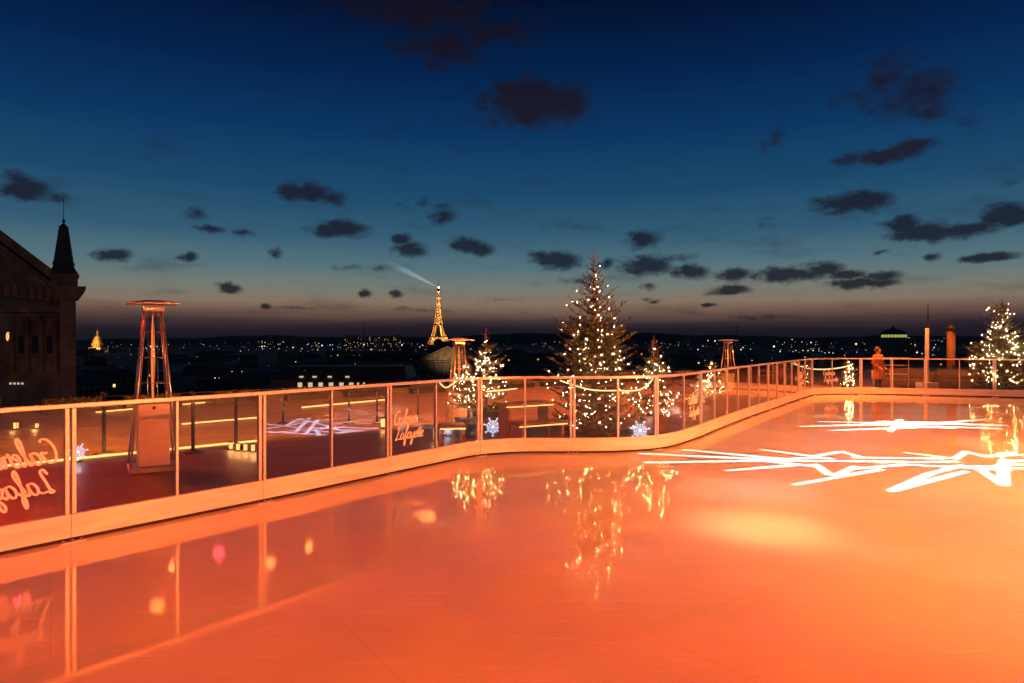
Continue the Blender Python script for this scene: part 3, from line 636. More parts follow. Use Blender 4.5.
    wb.build('wire', M['dark'], ls)
    near = sorted(cand, key=lambda p: p.y)        # camera-side bulbs first
    proto = {}
    rest = MB(); rb = lights[2]*.62
    for kk in range(2):
        q_ = MB(); q_.ball((0, 0, 0), rb, 0, 1.3); proto[kk] = q_
    ob0 = [None, None]
    for i, p in enumerate(near):
        kk = 0 if random.random() < .6 else 1
        if i < 100:
            if ob0[kk] is None: ob0[kk] = proto[kk].build('bulb', M['bulb'] if kk == 0 else M['bulb2'], ls); o = ob0[kk]
            else: o = ob0[kk].copy(); C.objects.link(o); o.parent = ls
            o.location = p; o.scale = (random.uniform(.8, 1.25),)*3
        else: rest.ball(p, rb*random.uniform(.8, 1.2), kk, 1.3)
    if rest.v: tag(rest.build('bulb_cluster', [M['bulb'], M['bulb2']], ls), kind='stuff')
    return t
GR = 'decorated fir trees around the rink'
fir('fir_tree', 'tallest fir tree with fairy lights, standing behind the curved fence corner', hloc(594, 12.75, -.02), 3.50, 1.02, .22, .34, 1.5, 3, 'round', (300, 'tallest fir tree', .0074, 75), .55, GR)
fir('fir_tree', 'small lit fir tree just right of the tallest fir, in a woven basket', hloc(654, 12.6, -.02), 1.88, .56, .42, .22, 1.0, 5, 'round', (170, 'small fir in the basket right of the tallest fir', .0074, 22), .55, GR)
fir('fir_tree', 'slender lit fir tree right of the second patio heater', hloc(486, 13.6, -.02), 2.05, .55, .50, .26, 1.0, 8, 'box', (150, 'slender fir right of the second heater', .0074, 20), .4, GR)
fir('fir_tree', 'low fir tree with dense lights in a black box planter before the second heater', hloc(468, 12.7, -.02), 1.42, .42, .62, .12, 1.0, 9, 'box', (110, 'low fir in the black box planter', .0074, 16), .36, GR)
fir('fir_tree', 'bright lit fir tree behind the far fence, at the right of the picture', hloc(1002, 24.2, -.02), 3.30, 1.30, .25, .30, .7, 12, 'box', (300, 'bright fir behind the far right fence', .0105, 55), .6, GR, .04)
fir('fir_tree', 'lit fir tree cut by the right picture edge behind the far fence', hloc(1046, 23.6, -.02), 2.7, 1.15, .25, .26, .6, 14, 'box', (170, 'fir at the right picture edge', .0105, 35), .6, GR, .04)
fir('fir_tree', 'little lit fir tree behind the far fence corner, under the garland', hloc(848, 24.6, -.02), 1.15, .42, .1, .1, .7, 16, 'box', (60, 'little fir at the far fence corner', .016, 10), .3, GR, .04)
fir('fir_tree', 'distant lit fir tree seen through the fence below the farthest heater', hloc(712, 27.0, -.5), 1.5, .6, .2, .1, .7, 18, 'box', (70, 'distant fir below the farthest heater', .017, 10), .4, GR, .04)
random.seed(21)

# ------------------------------------------------------------------ snowflake lights, ropes for mirrored light, lanterns, furniture
def flake(loc, r, m, label, rz=0):
    t = thing('snowflake_light', label, 'light decoration', loc, rz, 'glowing snowflake decorations')
    b = MB()
    for k in range(14):
        a = k*pi/7+.2; d = Vector((cos(a), 0, sin(a)))*(1, .62)[k % 2]; b.tube([(0, 0, r*1.05), tuple(d*r+Vector((0, 0, r*1.05)))], r*.018, 5)
        for f in (.5, .75):
            for sg in (-.6, .6):
                p0 = d*r*f+Vector((0, 0, r*1.05)); d2 = Vector((cos(a+sg), 0, sin(a+sg))); b.tube([tuple(p0), tuple(p0+d2*r*.2)], r*.015, 5)
    b.build('arms', m, t)
    b = MB(); b.box((0, 0, .006), (r*.9, r*.4, .012)); b.build('foot', M['dark'], t)
    l = point('flake_glow', (0, -.12, r), 1.6 if m is M['flake'] else 3, m.node_tree.nodes['Emission'].inputs[0].default_value[:3], .05, t)
    return t
flake((*G(493, 437)[:2], -.02), .19, M['flake'], 'blue-white snowflake light on the deck below the slender fir')
flake((*G(640, 441)[:2], -.02), .19, M['flake'], 'blue-white snowflake light at the foot of the small fir right of the tallest')
flake((*G(448, 436)[:2], -.02), .10, M['flake'], 'tiny blue-white snowflake light beside the black box planter')
flake((*G(78, 461)[:2], -.02), .14, M['flake'], 'blue-white snowflake light behind the leftmost double post', .5)
flake((*G(704, 404)[:2], -.02), .42, M['flakew'], 'big warm white snowflake light before the distant fir')

def rope(pts, label, r=.011):
    b = MB(); b.tube(catmull(pts, 8), r, 6); return tag(b.build('mirrored_light_rope', M['rope']), label, 'rope light', 'added ropes standing for mirrored light behind the fence')  # added glowing tubes imitating light curves mirrored in the fence glass
Y_ = 11.6
rope([tuple(P(560, 381, 11.5)), tuple(P(590, 390, 11.5)), tuple(P(618, 391, 11.5)), tuple(P(640, 390, 11.6)), tuple(P(650, 383, 11.7)), tuple(P(655, 377, 11.8)), tuple(P(664, 376, 12.0))], 'added rope for a mirrored warm light sagging in front of the small fir beside the tallest')
rope([tuple(P(438, 381, 10.6)), tuple(P(445, 388, 10.7)), tuple(P(452, 385, 10.8)), tuple(P(457, 381, 10.9))], 'short hooked rope added for a mirrored light at the mullion before the second heater', .010)
rope([tuple(P(486, 392, 12.0)), tuple(P(500, 391, 12.0)), tuple(P(517, 389, 12.1))], 'straight rope added for a mirrored light in front of the slender fir')
rope([tuple(P(794, 362.5, 23)), tuple(P(801, 367, 23.1)), tuple(P(812, 369.5, 23.3)), tuple(P(830, 369.5, 23.4)), tuple(P(846, 367, 23.4)), tuple(P(853, 364.5, 23.3))], 'rope added for a mirrored light garland swagged behind the far fence corner', .022)

def bench(loc, rz, L_, label, tiers=1):
    t = thing('bench', label, 'bench', loc, rz)
    for k in range(tiers):
        b = MB(); b.box((0, k*.42, .36+k*.30), (L_, .40, .05)); b.build('seat', M['wood'], t, .006)
        b = MB(); b.tube([(-L_/2, k*.42-.19, .325+k*.30), (L_/2, k*.42-.19, .325+k*.30)], .011, 6); b.build('light_strip', M['led'], t)
        for sx_ in (-.42, .42):
            b = MB(); b.box((sx_*L_, k*.42, .17+k*.15), (.05, .34, .33+k*.30)); b.build('leg', M['wood'], t)
    return t
bench((.45, 11.95, -.02), radians(32), 1.0, 'two tiered wooden bench with light strips, left of the tallest fir', 2)
bench((*G(452, 446)[:2], -.02), radians(10), .42, 'small wooden bench with glowing edge beside the black box planter', 1)
def lantern(loc, w_, h_, label, grp='candle lanterns on the terrace'):
    t = thing('lantern', label, 'lantern', loc, .4, grp)
    b = MB(); b.box((0, 0, h_*.5), (w_*.7, w_*.7, h_*.72)); b.build('candle_glass', M['candle'], t)
    b = MB(); b.box((0, 0, h_*.05), (w_, w_, h_*.1)); b.box((0, 0, h_*.93), (w_, w_, h_*.12), top=(.4, .4))
    for sx_ in (-1, 1):
        for sy_ in (-1, 1): b.box((sx_*w_*.43, sy_*w_*.43, h_*.48), (w_*.1, w_*.1, h_*.78))
    b.build('frame', M['dark'], t)
    point('candle_light', (0, -.1, h_*.6), 2.5, (1, .5, .18), .05, t); return t
lan1 = lantern((*G(231, 449)[:2], -.02), .075, .14, 'first small candle lantern from the left on the step, behind the second panel pair')
for i, (px, nm) in enumerate(((238, 'second'), (245.5, 'third'), (253, 'fourth'))):
    dup(lan1, (*G(px, 450.2+i*.5)[:2], -.02), .4, nm+' small candle lantern from the left on the step, by the double post')
dup(lan1, (*G(383, 428)[:2], -.02), .2, 'bright candle lantern near the middle of the terrace, left of a double post', None, 1.7)
dup(lan1, (*G(435, 441)[:2], -.02), .1, 'tall glowing candle lantern left of the small wooden bench', None, (1.0, 1.0, 2.0))
dup(lan1, (*G(16, 430, -.5)[:2], -.5), .1, 'lantern added for a low yellow reflection far left on the lower terrace, behind the mirrored lettering', None, 1.5)  # this lantern and the next are added in place of a low reflection
dup(lan1, (*G(37, 429, -.5)[:2], -.5), .1, 'smaller lantern added for a low yellow reflection far left, right of its brighter twin', None, 1.1)

# slim posts
def stand(loc, label, h=.92):
    t = thing('bollard', label, 'bollard', loc, 0, 'slim dark posts on the terrace')
    b = MB(); b.lathe([(.15, 0), (.15, .02), (.035, .05)], (0, 0, 0), 18); b.build('foot', M['dark'], t)
    b = MB(); b.lathe([(.028, .05), (.028, h)], (0, 0, 0), 12); b.build('shaft', M['dark'], t)
    b = MB(); b.lathe([(.045, h), (.05, h+.03), (.02, h+.06)], (0, 0, 0), 12); b.build('cap', M['dark'], t); return t
T0 = stand((*G(193, 452)[:2], -.02), 'slim dark post right of the tall patio heater, before the four lanterns')
for px, py, z, lb in ((236, 449, -.02, 'slim dark post standing among the four small lanterns'), (104, 455, -.02, 'slim dark post between the leftmost double post and the tall heater'), (349, 424, -.5, 'slim dark post at the right end of the white projected star'), (377, 424, -.5, 'slim dark post just left of the bright middle lantern'), (283, 424, -.5, 'slim dark post at the left end of the white projected star'), (418, 420, -.5, 'slim dark post behind the readable lettering')):
    dup(T0, (*G(px, py, z)[:2], z), 0, lb)
PL_LABEL = 'long planter with a clipped dark shrub standing along the far terrace parapet'
def planter():
    random.seed(4); t = thing('planter', PL_LABEL, 'planter', (0, 0, 0), 0, 'shrub planters along the parapet')
    b = MB(); b.box((0, 0, .11), (1.7, .42, .22)); b.box((0, 0, .225), (1.76, .48, .03)); b.build('trough', M['dark'], t, .008)
    b = MB()
    for i in range(1500):
        p = Vector((random.uniform(-.8, .8), random.uniform(-.2, .2), .24+random.random()**.8*.22*(1+.25*sin(i*.7)))); d = rv().normalized(); e = d.cross(rv()).normalized()
        b.add([p, p+d*.05+e*.018, p+d*.08, p+d*.05-e*.018], [(0, 1, 2, 3)])
    b.build('foliage', M['needle'], t); return t
pl0 = planter(); first = True
for (x0, y0), (x1, y1) in zip(par[:3], par[1:3]):
    n_ = int(hypot(x1-x0, y1-y0)/2.5); dx, dy = (x1-x0)/hypot(x1-x0, y1-y0), (y1-y0)/hypot(x1-x0, y1-y0)
    for i in range(n_):
        k = (i+.5+random.uniform(-.12, .12))/n_; X, Y = x0+(x1-x0)*k+dy*.7, y0+(y1-y0)*k-dx*.7
        if Y < 8 or abs(X/Y) > .85: continue
        if first: pl0.location = (X, Y, -.5); pl0.rotation_euler = (0, 0, atan2(dy, dx)); first = False
        else: dup(pl0, (X, Y, -.5), atan2(dy, dx), PL_LABEL, None, (random.uniform(.9, 1.1), 1, random.uniform(.8, 1.1)))

# gate frame and pole by the far fence
g = thing('metal_gate', 'open barred metal gate behind the far fence, left of the tall lit pole', 'gate', tuple(G(891, 392, -.02)), radians(-18), None)
b = MB(); W_ = 1.15
for x in (-.55, .55): b.box((x, 0, .6), (.03, .03, 1.2))
for z in (.04, .62, .93, 1.185): b.box((0, 0, z), (1.07, .028, .028))
b.build('frame', M['alu'], g, .003)
b = MB(); b.box((0, -.001, .6), (.05, .05, 1.2)); b.build('centre_post', M['alu'], g, .003)
g = thing('lit_pole', 'tall pale pole rising from a box base behind the far fence', 'pole', hloc(927, 23.0, -.02))
b = MB(); b.tube([(0, 0, .3), (0, 0, 2.22)], .062, 16); b.build('shaft', M['board'], g)
b = MB(); b.box((0, 0, .20), (.55, .40, .40)); b.build('base_box', M['cabinet'], g, .01)
b = MB(); b.tube([(.03, 0, 2.22), (.03, 0, 3.05)], .018, 8); b.build('antenna', M['dark'], g)
g = thing('flue', 'brown ventilation flue standing right of the tall pale pole', 'flue', hloc(951, 26.0, -.02))
b = MB(); b.tube([(0, 0, 0), (0, 0, 2.2)], .14, 18); b.build('pipe', M['basket'], g)
b = MB(); b.lathe([(.15, 2.2), (.20, 2.24), (.20, 2.30), (.05, 2.42)], (0, 0, 0), 18); b.build('cowl', M['dark'], g)
# low sofas behind far fence
def sofa(loc, rz, label):
    t = thing('outdoor_sofa', label, 'sofa', loc, rz, 'outdoor sofas')
    b = MB(); b.box((0, 0, .2), (1.5, .7, .28)); b.build('seat', M['sofa'], t, .03)
    b = MB(); b.box((0, .30, .52), (1.5, .14, .42)); b.build('backrest', M['sofa'], t, .03)
    for s_ in (-1, 1): b = MB(); b.box((s_*.80, 0, .32), (.12, .74, .50)); b.build('armrest', M['sofa'], t, .02)
    return t
so = sofa(hloc(772, 30.0, -.5), .6, 'wooden outdoor sofa beyond the receding fence')
dup(so, hloc(962, 25.4, -.02), -.3, 'wooden outdoor sofa between the flue and the bright fir')
dup(so, hloc(905, 26.2, -.02), -.3, 'wooden outdoor sofa behind the barred gate')

# ------------------------------------------------------------------ person behind the far fence
def person(loc, rz):
    t = thing('person', 'person in a long rust coat standing behind the far fence, left of the gate', 'person', loc, rz)
    J = {'pel': (0, 0, .80, .125), 'wai': (0, .0, .97, .115), 'che': (0, .0, 1.15, .135), 'nec': (0, .0, 1.315, .055), 'hd0': (0, -.01, 1.37, .062), 'hd1': (0, -.02, 1.46, .088), 'hd2': (0, -.01, 1.53, .07)}
    E = [('pel', 'wai'), ('wai', 'che'), ('che', 'nec'), ('nec', 'hd0'), ('hd0', 'hd1'), ('hd1', 'hd2')]
    for s_, n in ((-1, 'l'), (1, 'r')):
        J[n+'sh'] = (s_*.165, 0, 1.25, .06); J[n+'el'] = (s_*.225, .02, 1.0, .043); J[n+'wr'] = (s_*.17, -.13, .86, .03); J[n+'pa'] = (s_*.14, -.18, .83, .032)
        J[n+'hi'] = (s_*.085, 0, .76, .09); J[n+'kn'] = (s_*.09, -.02, .43, .058); J[n+'an'] = (s_*.09, .02, .08, .04); J[n+'to'] = (s_*.10, -.14, .035, .035)
        E += [('che', n+'sh'), (n+'sh', n+'el'), (n+'el', n+'wr'), (n+'wr', n+'pa'), ('pel', n+'hi'), (n+'hi', n+'kn'), (n+'kn', n+'an'), (n+'an', n+'to')]
        for f in range(4):
            k = f'{n}f{f}'; J[k] = (s_*(.125-.018*f), -.235+.004*f, .815+.004*f, .010); J[k+'b'] = (s_*(.118-.018*f), -.262, .79, .008); E += [(n+'pa', k), (k, k+'b')]
        J[n+'th'] = (s_*.105, -.20, .86, .011); E.append((n+'pa', n+'th'))
    ks = list(J); me = bpy.data.meshes.new('body'); me.from_pydata([J[k][:3] for k in ks], [(ks.index(a), ks.index(b_)) for a, b_ in E], [])
    o = bpy.data.objects.new('body', me); C.objects.link(o); o.parent = t; me.materials.append(M['trouser'])
    sk = o.modifiers.new('Skin', 'SKIN'); sv = me.skin_vertices[0].data
    for i, k in enumerate(ks): sv[i].radius = (J[k][3],)*2
    sv[0].use_root = True; sk.use_smooth_shade = True
    ss = o.modifiers.new('Sub', 'SUBSURF'); ss.levels = ss.render_levels = 2
    # skin on head and hands through a height/side based mask
    tr = nt(M['trouser']); bs = tr.nodes['Principled BSDF']; tcx = tr.nodes.new('ShaderNodeTexCoord'); sp_ = tr.nodes.new('ShaderNodeSeparateXYZ'); tr.links.new(tcx.outputs['Object'], sp_.inputs[0])
    g1 = tr.nodes.new('ShaderNodeMath'); g1.operation = 'GREATER_THAN'; g1.inputs[1].default_value = 1.30; tr.links.new(sp_.outputs[2], g1.inputs[0])
    g2 = tr.nodes.new('ShaderNodeMath'); g2.operation = 'LESS_THAN'; g2.inputs[1].default_value = -.135; tr.links.new(sp_.outputs[1], g2.inputs[0])
    g3 = tr.nodes.new('ShaderNodeMath'); g3.operation = 'GREATER_THAN'; g3.inputs[1].default_value = .7; tr.links.new(sp_.outputs[2], g3.inputs[0])
    g4 = tr.nodes.new('ShaderNodeMath'); g4.operation = 'MULTIPLY'; tr.links.new(g2.outputs[0], g4.inputs[0]); tr.links.new(g3.outputs[0], g4.inputs[1])
    g5 = tr.nodes.new('ShaderNodeMath'); g5.operation = 'MAXIMUM'; tr.links.new(g1.outputs[0], g5.inputs[0]); tr.links.new(g4.outputs[0], g5.inputs[1])
    mx = tr.nodes.new('ShaderNodeMix'); mx.data_type = 'RGBA'; mx.inputs[6].default_value = (.05, .045, .05, 1); mx.inputs[7].default_value = (.55, .34, .25, 1)
    tr.links.new(g5.outputs[0], mx.inputs[0]); tr.links.new(mx.outputs[2], bs.inputs['Base Color'])
    # coat: open shell around torso and hips plus sleeves
    b = MB()
    prof = [(.235, .46), (.225, .62), (.205, .80), (.175, .97), (.195, 1.12), (.20, 1.22), (.13, 1.30), (.075, 1.33)]; n = 24; o0 = len(b.v)
    for r, z in prof:
        for k in range(n): b.v.append((r*1.08*cos(2*pi*k/n), r*.80*sin(2*pi*k/n), z+.012*sin(3*2*pi*k/n)*(z < .7)))
    for i in range(len(prof)-1):
        for k in range(n): b.f.append([i*n+k, i*n+(k+1) % n, (i+1)*n+(k+1) % n, (i+1)*n+k]); b.mi.append(0); b.smooth.append(True)
    for s_ in (-1, 1): b.tube([(s_*.13, 0, 1.27), (s_*.185, .0, 1.22), (s_*.235, .02, 1.0), (s_*.20, -.06, .92), (s_*.172, -.125, .866)], .075, 12, r2=.046)
    b.build('coat', M['coat'], t)
    b = MB(); b.lathe([(.035, 1.40), (.098, 1.42), (.108, 1.47), (.10, 1.53), (.06, 1.575), (.01, 1.585)], (0, .022, 0), 16); hr = b.build('hair', M['hair'], t)
    b = MB()
    b.ball((0, -.112, 1.455), .014, 0); 
    b.build('nose', M['skin'], t)
    b = MB()
    for s_ in (-1, 1): b.ball((s_*.032, -.098, 1.475), .009)
    b.build('eyes', M['dark'], t)
    b = MB(); b.box((0, -.100, 1.415), (.045, .012, .009)); b.build('mouth', M['brick'], t)
    return t
person(hloc(878, 24.0, -.02), radians(25))

# ------------------------------------------------------------------ city ground and hills
GZ = -37.0
mb = MB(); R_ = 26000; n = 48
mb.add([(0, 0, GZ)]+[(R_*cos(2*pi*k/n), R_*sin(2*pi*k/n), GZ) for k in range(n)], [(0, 1+k, 1+(k+1) % n) for k in range(n)])
tag(mb.build('ground', M['ground']), kind='structure')
mb = MB(); n = 160; vs = []
for k in range(n+1):
    a = -1.25+2.5*k/n; d = 9000; h = 75+35*sin(a*5+1)+22*sin(a*13)+9*sin(a*37+2)+5*sin(a*91)
    h2 = h+0
    for dd, zz in ((d-1500, GZ), (d-500, GZ+(h-GZ)*.7), (d+300, h), (d+2500, GZ)): vs.append((dd*sin(a), dd*cos(a), zz))
fs = [(k*4+j, k*4+4+j, k*4+5+j, k*4+1+j) for k in range(n) for j in range(3)]
mb.add(vs, fs, 0, True); tag(mb.build('hills', M['hill']), kind='structure')

# city blocks
def block(seed, W_, D_, H_, lit):
    random.seed(seed)
    t = thing('apartment_block', 'dark apartment block with zinc mansard roof in the unlit city beyond the terrace', 'building', (0, 0, 0), 0, 'unlit apartment blocks of the night city')
    b = MB(); b.box((0, 0, H_/2), (W_, D_, H_)); b.box((0, 0, H_-.3), (W_+1.0, D_+1.0, .5)); b.build('wall', M['facade_win'], t)
    b = MB(); b.box((0, 0, H_+1.9), (W_-.6, D_-.6, 3.6), top=(.82, .82)); b.box((0, 0, H_+4.2), (W_*.8, D_*.8, 1.0), top=(.9, .2)); rf = b.build('roof', M['zinc'], t)
    for k in range(3):
        b = MB(); x = random.uniform(-.4, .4)*W_*.8; b.box((x, random.choice((-.3, .3))*D_, H_+4.0), (2.6, .8, 4.2))
        for j in range(4): b.lathe([(.18, 0), (.14, .7)], (x-.9+j*.6, 0, H_+6.1), 6)
        b = MB(); y = random.choice((-.25, .25))*D_; b.box((x, y, H_+3.8), (2.6, .8, 3.8))
        for j in range(4): b.lathe([(.18, 0), (.14, .7)], (x-.9+j*.6, y, H_+5.7), 6)
        b.build('chimney', M['brick'], rf)
    for k in range(lit):
        b = MB(); fl = random.randint(1, 3); x = (random.randint(-4, 4))*W_/10; b.box((x, -D_/2-.03, H_-fl*3.2+.3), (1.1, .05, 1.9)); b.build('lit_window', M['winw'] if k % 2 else M['wing'], t)
    return t
protos = [block(31+i, (22, 30, 18, 26)[i], (15, 17, 14, 16)[i], 24.0+(0, 1.5, -1, .8)[i], (1, 2, 0, 1)[i]) for i in range(4)]
random.seed(5); used = set(); cnt = 0
for ring in range(13):
    d = 92*1.235**ring; n = 11+ring//2
    for k in range(n):
        a = -.70+1.42*(k+.5+random.uniform(-.22, .22))/n; dd = d*random.uniform(.93, 1.08); x, y = dd*sin(a), dd*cos(a)
        if x < -45 and y < 260 and x/y < -.42: continue          # leave the opera plot
        if 380 < dd < 700 and -.24 < x/y < .0: continue          # leave the church plot
        if abs(x/y+.27) < .18 and y < 150: continue
        i = random.randrange(4); rz = radians(-37+random.choice((0, 0, 90, 12))+random.uniform(-6, 6)); s_ = 1+max(0, dd-300)/1100
        top = -9.5-random.uniform(0, 3)-(2.5 if dd < 160 else 0); zs = (top-GZ)/31.0
        lb = 'dark apartment block with zinc mansard roof in the unlit city beyond the terrace'
        if i not in used: o = protos[i]; used.add(i); o.location = (x, y, GZ); o.rotation_euler = (0, 0, rz); o.scale = (s_, s_, zs)
        else: o = dup(protos[i], (x, y, GZ), rz, lb, None, (s_, s_, zs))
        cnt += 1
# the block with a lit top floor
Yb = 140
t = thing('office_building', 'dark building with a row of bright windows just above the rail, middle left', 'building', tuple(P(338, 400, Yb)))
b = MB(); b.box((0, 10, -10.5), (29, 16, 28.8)); b.build('wall', M['facade'], t)
b = MB(); b.box((0, 10, 5.3), (27.5, 14.5, 2.6), top=(.94, .75)); b.build('roof', M['zinc'], t)
for i, px in enumerate((297, 307.5, 318, 328.5, 339, 349, 356, 362)):
    b = MB(); x = (px-338)/F*Yb; b.box((x, 1.96, 2.87), (.9 if i < 6 else .4, .06, .95)); tag(b.build('window', M['winw'], t), None)
for px in (297, 310.5, 326, 344):
    b = MB(); x = (px-338)/F*Yb; b.box((x, 2.9, 4.5), (.75, .5, .3)); b.build('skylight', mat('x', (1, 1, 1)) if 0 else M['winw'], t)

# ------------------------------------------------------------------ opera house
Yo = 130.0
t = thing('opera_house', 'dark stone opera house gable with pointed corner pinnacle at the left edge', 'building', (0, 0, 0))
def q3(px, py, dy=0): v = P(px, py, Yo); return (v.x, Yo+dy, v.z)
def slab(b, pts, y0, y1):
    n = len(pts); vs = [(q3(px, py)[0]*(Yo+y0)/Yo, Yo+y0, q3(px, py)[2]) for px, py in pts]+[(q3(px, py)[0]*(Yo+y1)/Yo, Yo+y1, q3(px, py)[2]) for px, py in pts]
    b.add(vs, [list(range(n)), list(range(n, 2*n))[::-1]]+[(i, n+i, n+(i+1) % n, (i+1) % n) for i in range(n)])
b = MB(); slab(b, [(-190, 542), (-190, 312), (74, 312), (74, 542)], 0, 26); b.build('wall', M['stone'], t)
b = MB(); slab(b, [(-190, 312), (-58, 206), (72, 300), (72, 312)], .6, 26); b.build('pediment', M['stone'], t)
b = MB(); slab(b, [(-62, 196), (-58, 188), (70, 284), (70, 293)], -1.6, 27); slab(b, [(-58, 188), (-62, 196), (-196, 312), (-196, 302)], -1.6, 27); slab(b, [(-58, 201), (70, 297), (70, 301), (-58, 205)], -.6, 27.3); b.build('raking_cornice', M['stone'], t)
b = MB(); slab(b, [(-200, 308), (76, 308), (76, 313), (-200, 313)], -1.2, 26.5); slab(b, [(-200, 314), (75, 314), (75, 317), (-200, 317)], -.6, 26.2); b.build('cornice', M['stone'], t)
for i in range(10):          # relief figures in the gable as rough blocks
    b = MB(); px = -20+i*8.5; top = 262+max(0, i-2)*5; v = q3(px, 300); b.lathe([(.9, 0), (.7, 1.3), (.45, 2.2), (.5, 2.6), (.1, 3.1)], (v[0], Yo+.5, v[2]-.8+max(0, 2-i*.2)), 8); b.build('relief_figure', M['stone'], t)
b = MB(); slab(b, [(60, 542), (60, 294), (76, 294), (76, 542)], -1.9, 3); b.build('pilaster', M['stone'], t)
b = MB(); slab(b, [(56, 288), (86, 288), (84, 292), (78, 300), (58, 300)], -3.0, 4.4); b.build('capital', M['stone'], t)
b = MB(); slab(b, [(52, 278), (78, 278), (78, 287.6), (52, 287.6)], -2.2, 3.2); slab(b, [(50, 275.5), (76, 275.5), (79, 278), (50, 278)], -2.4, 3.4); b.build('pedestal', M['stone'], t)
c = q3(62, 275); b = MB(); k = Yo/F
b.lathe([(14*k, -.2), (13*k, .3), (9.5*k, 1.4), (9.2*k, 1.8), (9.8*k, 2.0), (9.6*k, 2.3), (8.8*k, 2.4), (4.2*k, 47*k), (4.6*k, 47.6*k), (1.2*k, 51*k), (.7*k, 52*k), (1.5*k, 54*k), (.4*k, 56*k), (.35*k, 57*k), (.2*k, 78*k)], (c[0], Yo+.5, c[2]), 4 if 0 else 8, sm=False); b.build('pinnacle', M['copper'], t)
b = MB(); v = q3(8.5, 337)
o0 = []
for kk in range(16):
    a0 = 2*pi*kk/16
    if kk in (4, 12, 13): continue
    b.box((v[0]+.30*cos(a0)*1.9*.6, Yo-.04, v[2]+.75*sin(a0)), (.16, .05, .24))
b.box((v[0], Yo-.04, v[2]), (.22, .05, .9)); b.build('round_window', M['wing'], t)
for px in (-20, 22, 36, 50):
    b = MB(); v = q3(px, 345); b.box((v[0], Yo-.02, v[2]), (1.3, .08, 3.4)); b.build('window', M['dark'], t)
for px in (-34, 14, 29, 43, 57):
    b = MB(); v0 = q3(px, 320); v1 = q3(px, 372); b.tube([(v0[0], Yo-.5, v0[2]), (v1[0], Yo-.5, v1[2])], .45, 12); b.build('column', M['stone'], t)
b = MB(); v = q3(16, 384); 
for i in range(4): b.box((v[0]-1.0+i*.75, Yo-.05, v[2]), (.4, .05, .35))
b.build('lit_windows', M['winw'], t)
spot('facade_uplight', (-84, 104, -22), (-90, 130, 14), 1500, (1, .40, .10), 70, .9, .5)
spot('facade_uplight', (-72, 112, -20), (-82, 130, 6), 800, (1, .30, .07), 60, .9, .5)

# church with pediment below the tower
Yc = 600.0
t = thing('temple_church', 'long dark roof with a dimly lit golden gable, below the iron tower', 'building')
def c3(px, py, dy): v = P(px, py, Yc); return (v.x, Yc+dy, v.z)
b = MB(); x0 = P(416, 0, Yc).x; x1 = P(479, 0, Yc).x; zb = P(0, 361.5, Yc).z
b.box(((x0+x1)/2, Yc+45, (zb+GZ)/2-.8), (x1-x0-4, 88, zb-GZ-1.6)); b.build('wall', M['facade'], t)
def gable(b, y0, y1, pts):
    n = len(pts); vs = [c3(px, py, y0) for px, py in pts]+[c3(px, py, y1) for px, py in pts]
    b.add(vs, [list(range(n)), list(range(n, 2*n))[::-1]]+[(i, n+i, n+(i+1) % n, (i+1) % n) for i in range(n)])
b = MB(); gable(b, 2, 90, [(418, 361), (447.5, 347.6), (477, 361)]); b.build('roof', M['zinc'], t)
b = MB(); gable(b, .5, 1.6, [(421, 360.6), (447.5, 348.8), (474, 360.6)]); b.build('pediment', M['stone'], t)
b = MB(); gable(b, -1.2, 1.9, [(415, 361.2), (447.5, 346.6), (480, 361.2), (476.5, 361.2), (447.5, 348.2), (418.5, 361.2)]); gable(b, -1.0, 1.9, [(415, 361.4), (480, 361.4), (480, 362.6), (415, 362.6)]); b.build('cornice', M['stone'], t)
for i in range(8):
    b = MB(); v = c3(420+i*7.9, 364, 0); b.tube([(v[0], Yc+.5, zb-1.3), (v[0], Yc+.5, GZ)], 1.0, 10); b.build('column', M['stone'], t)
spot('pediment_light', (-55, 575, -16), (-57, 601, -7), 26000, (1, .66, .28), 90, .9, .6)
# long wing left of the church
t = thing('long_roof', 'long low dark roof stretching left of the golden gable', 'building')
b = MB(); v = P(395, 362, 640); b.box((v.x, 640, (v.z+GZ)/2), (70, 20, v.z-GZ)); b.build('wall', M['facade'], t)
b = MB(); b.box((v.x, 640, v.z+3.5), (69, 19, 7), top=(.9, .3)); b.build('roof', M['zinc'], t)

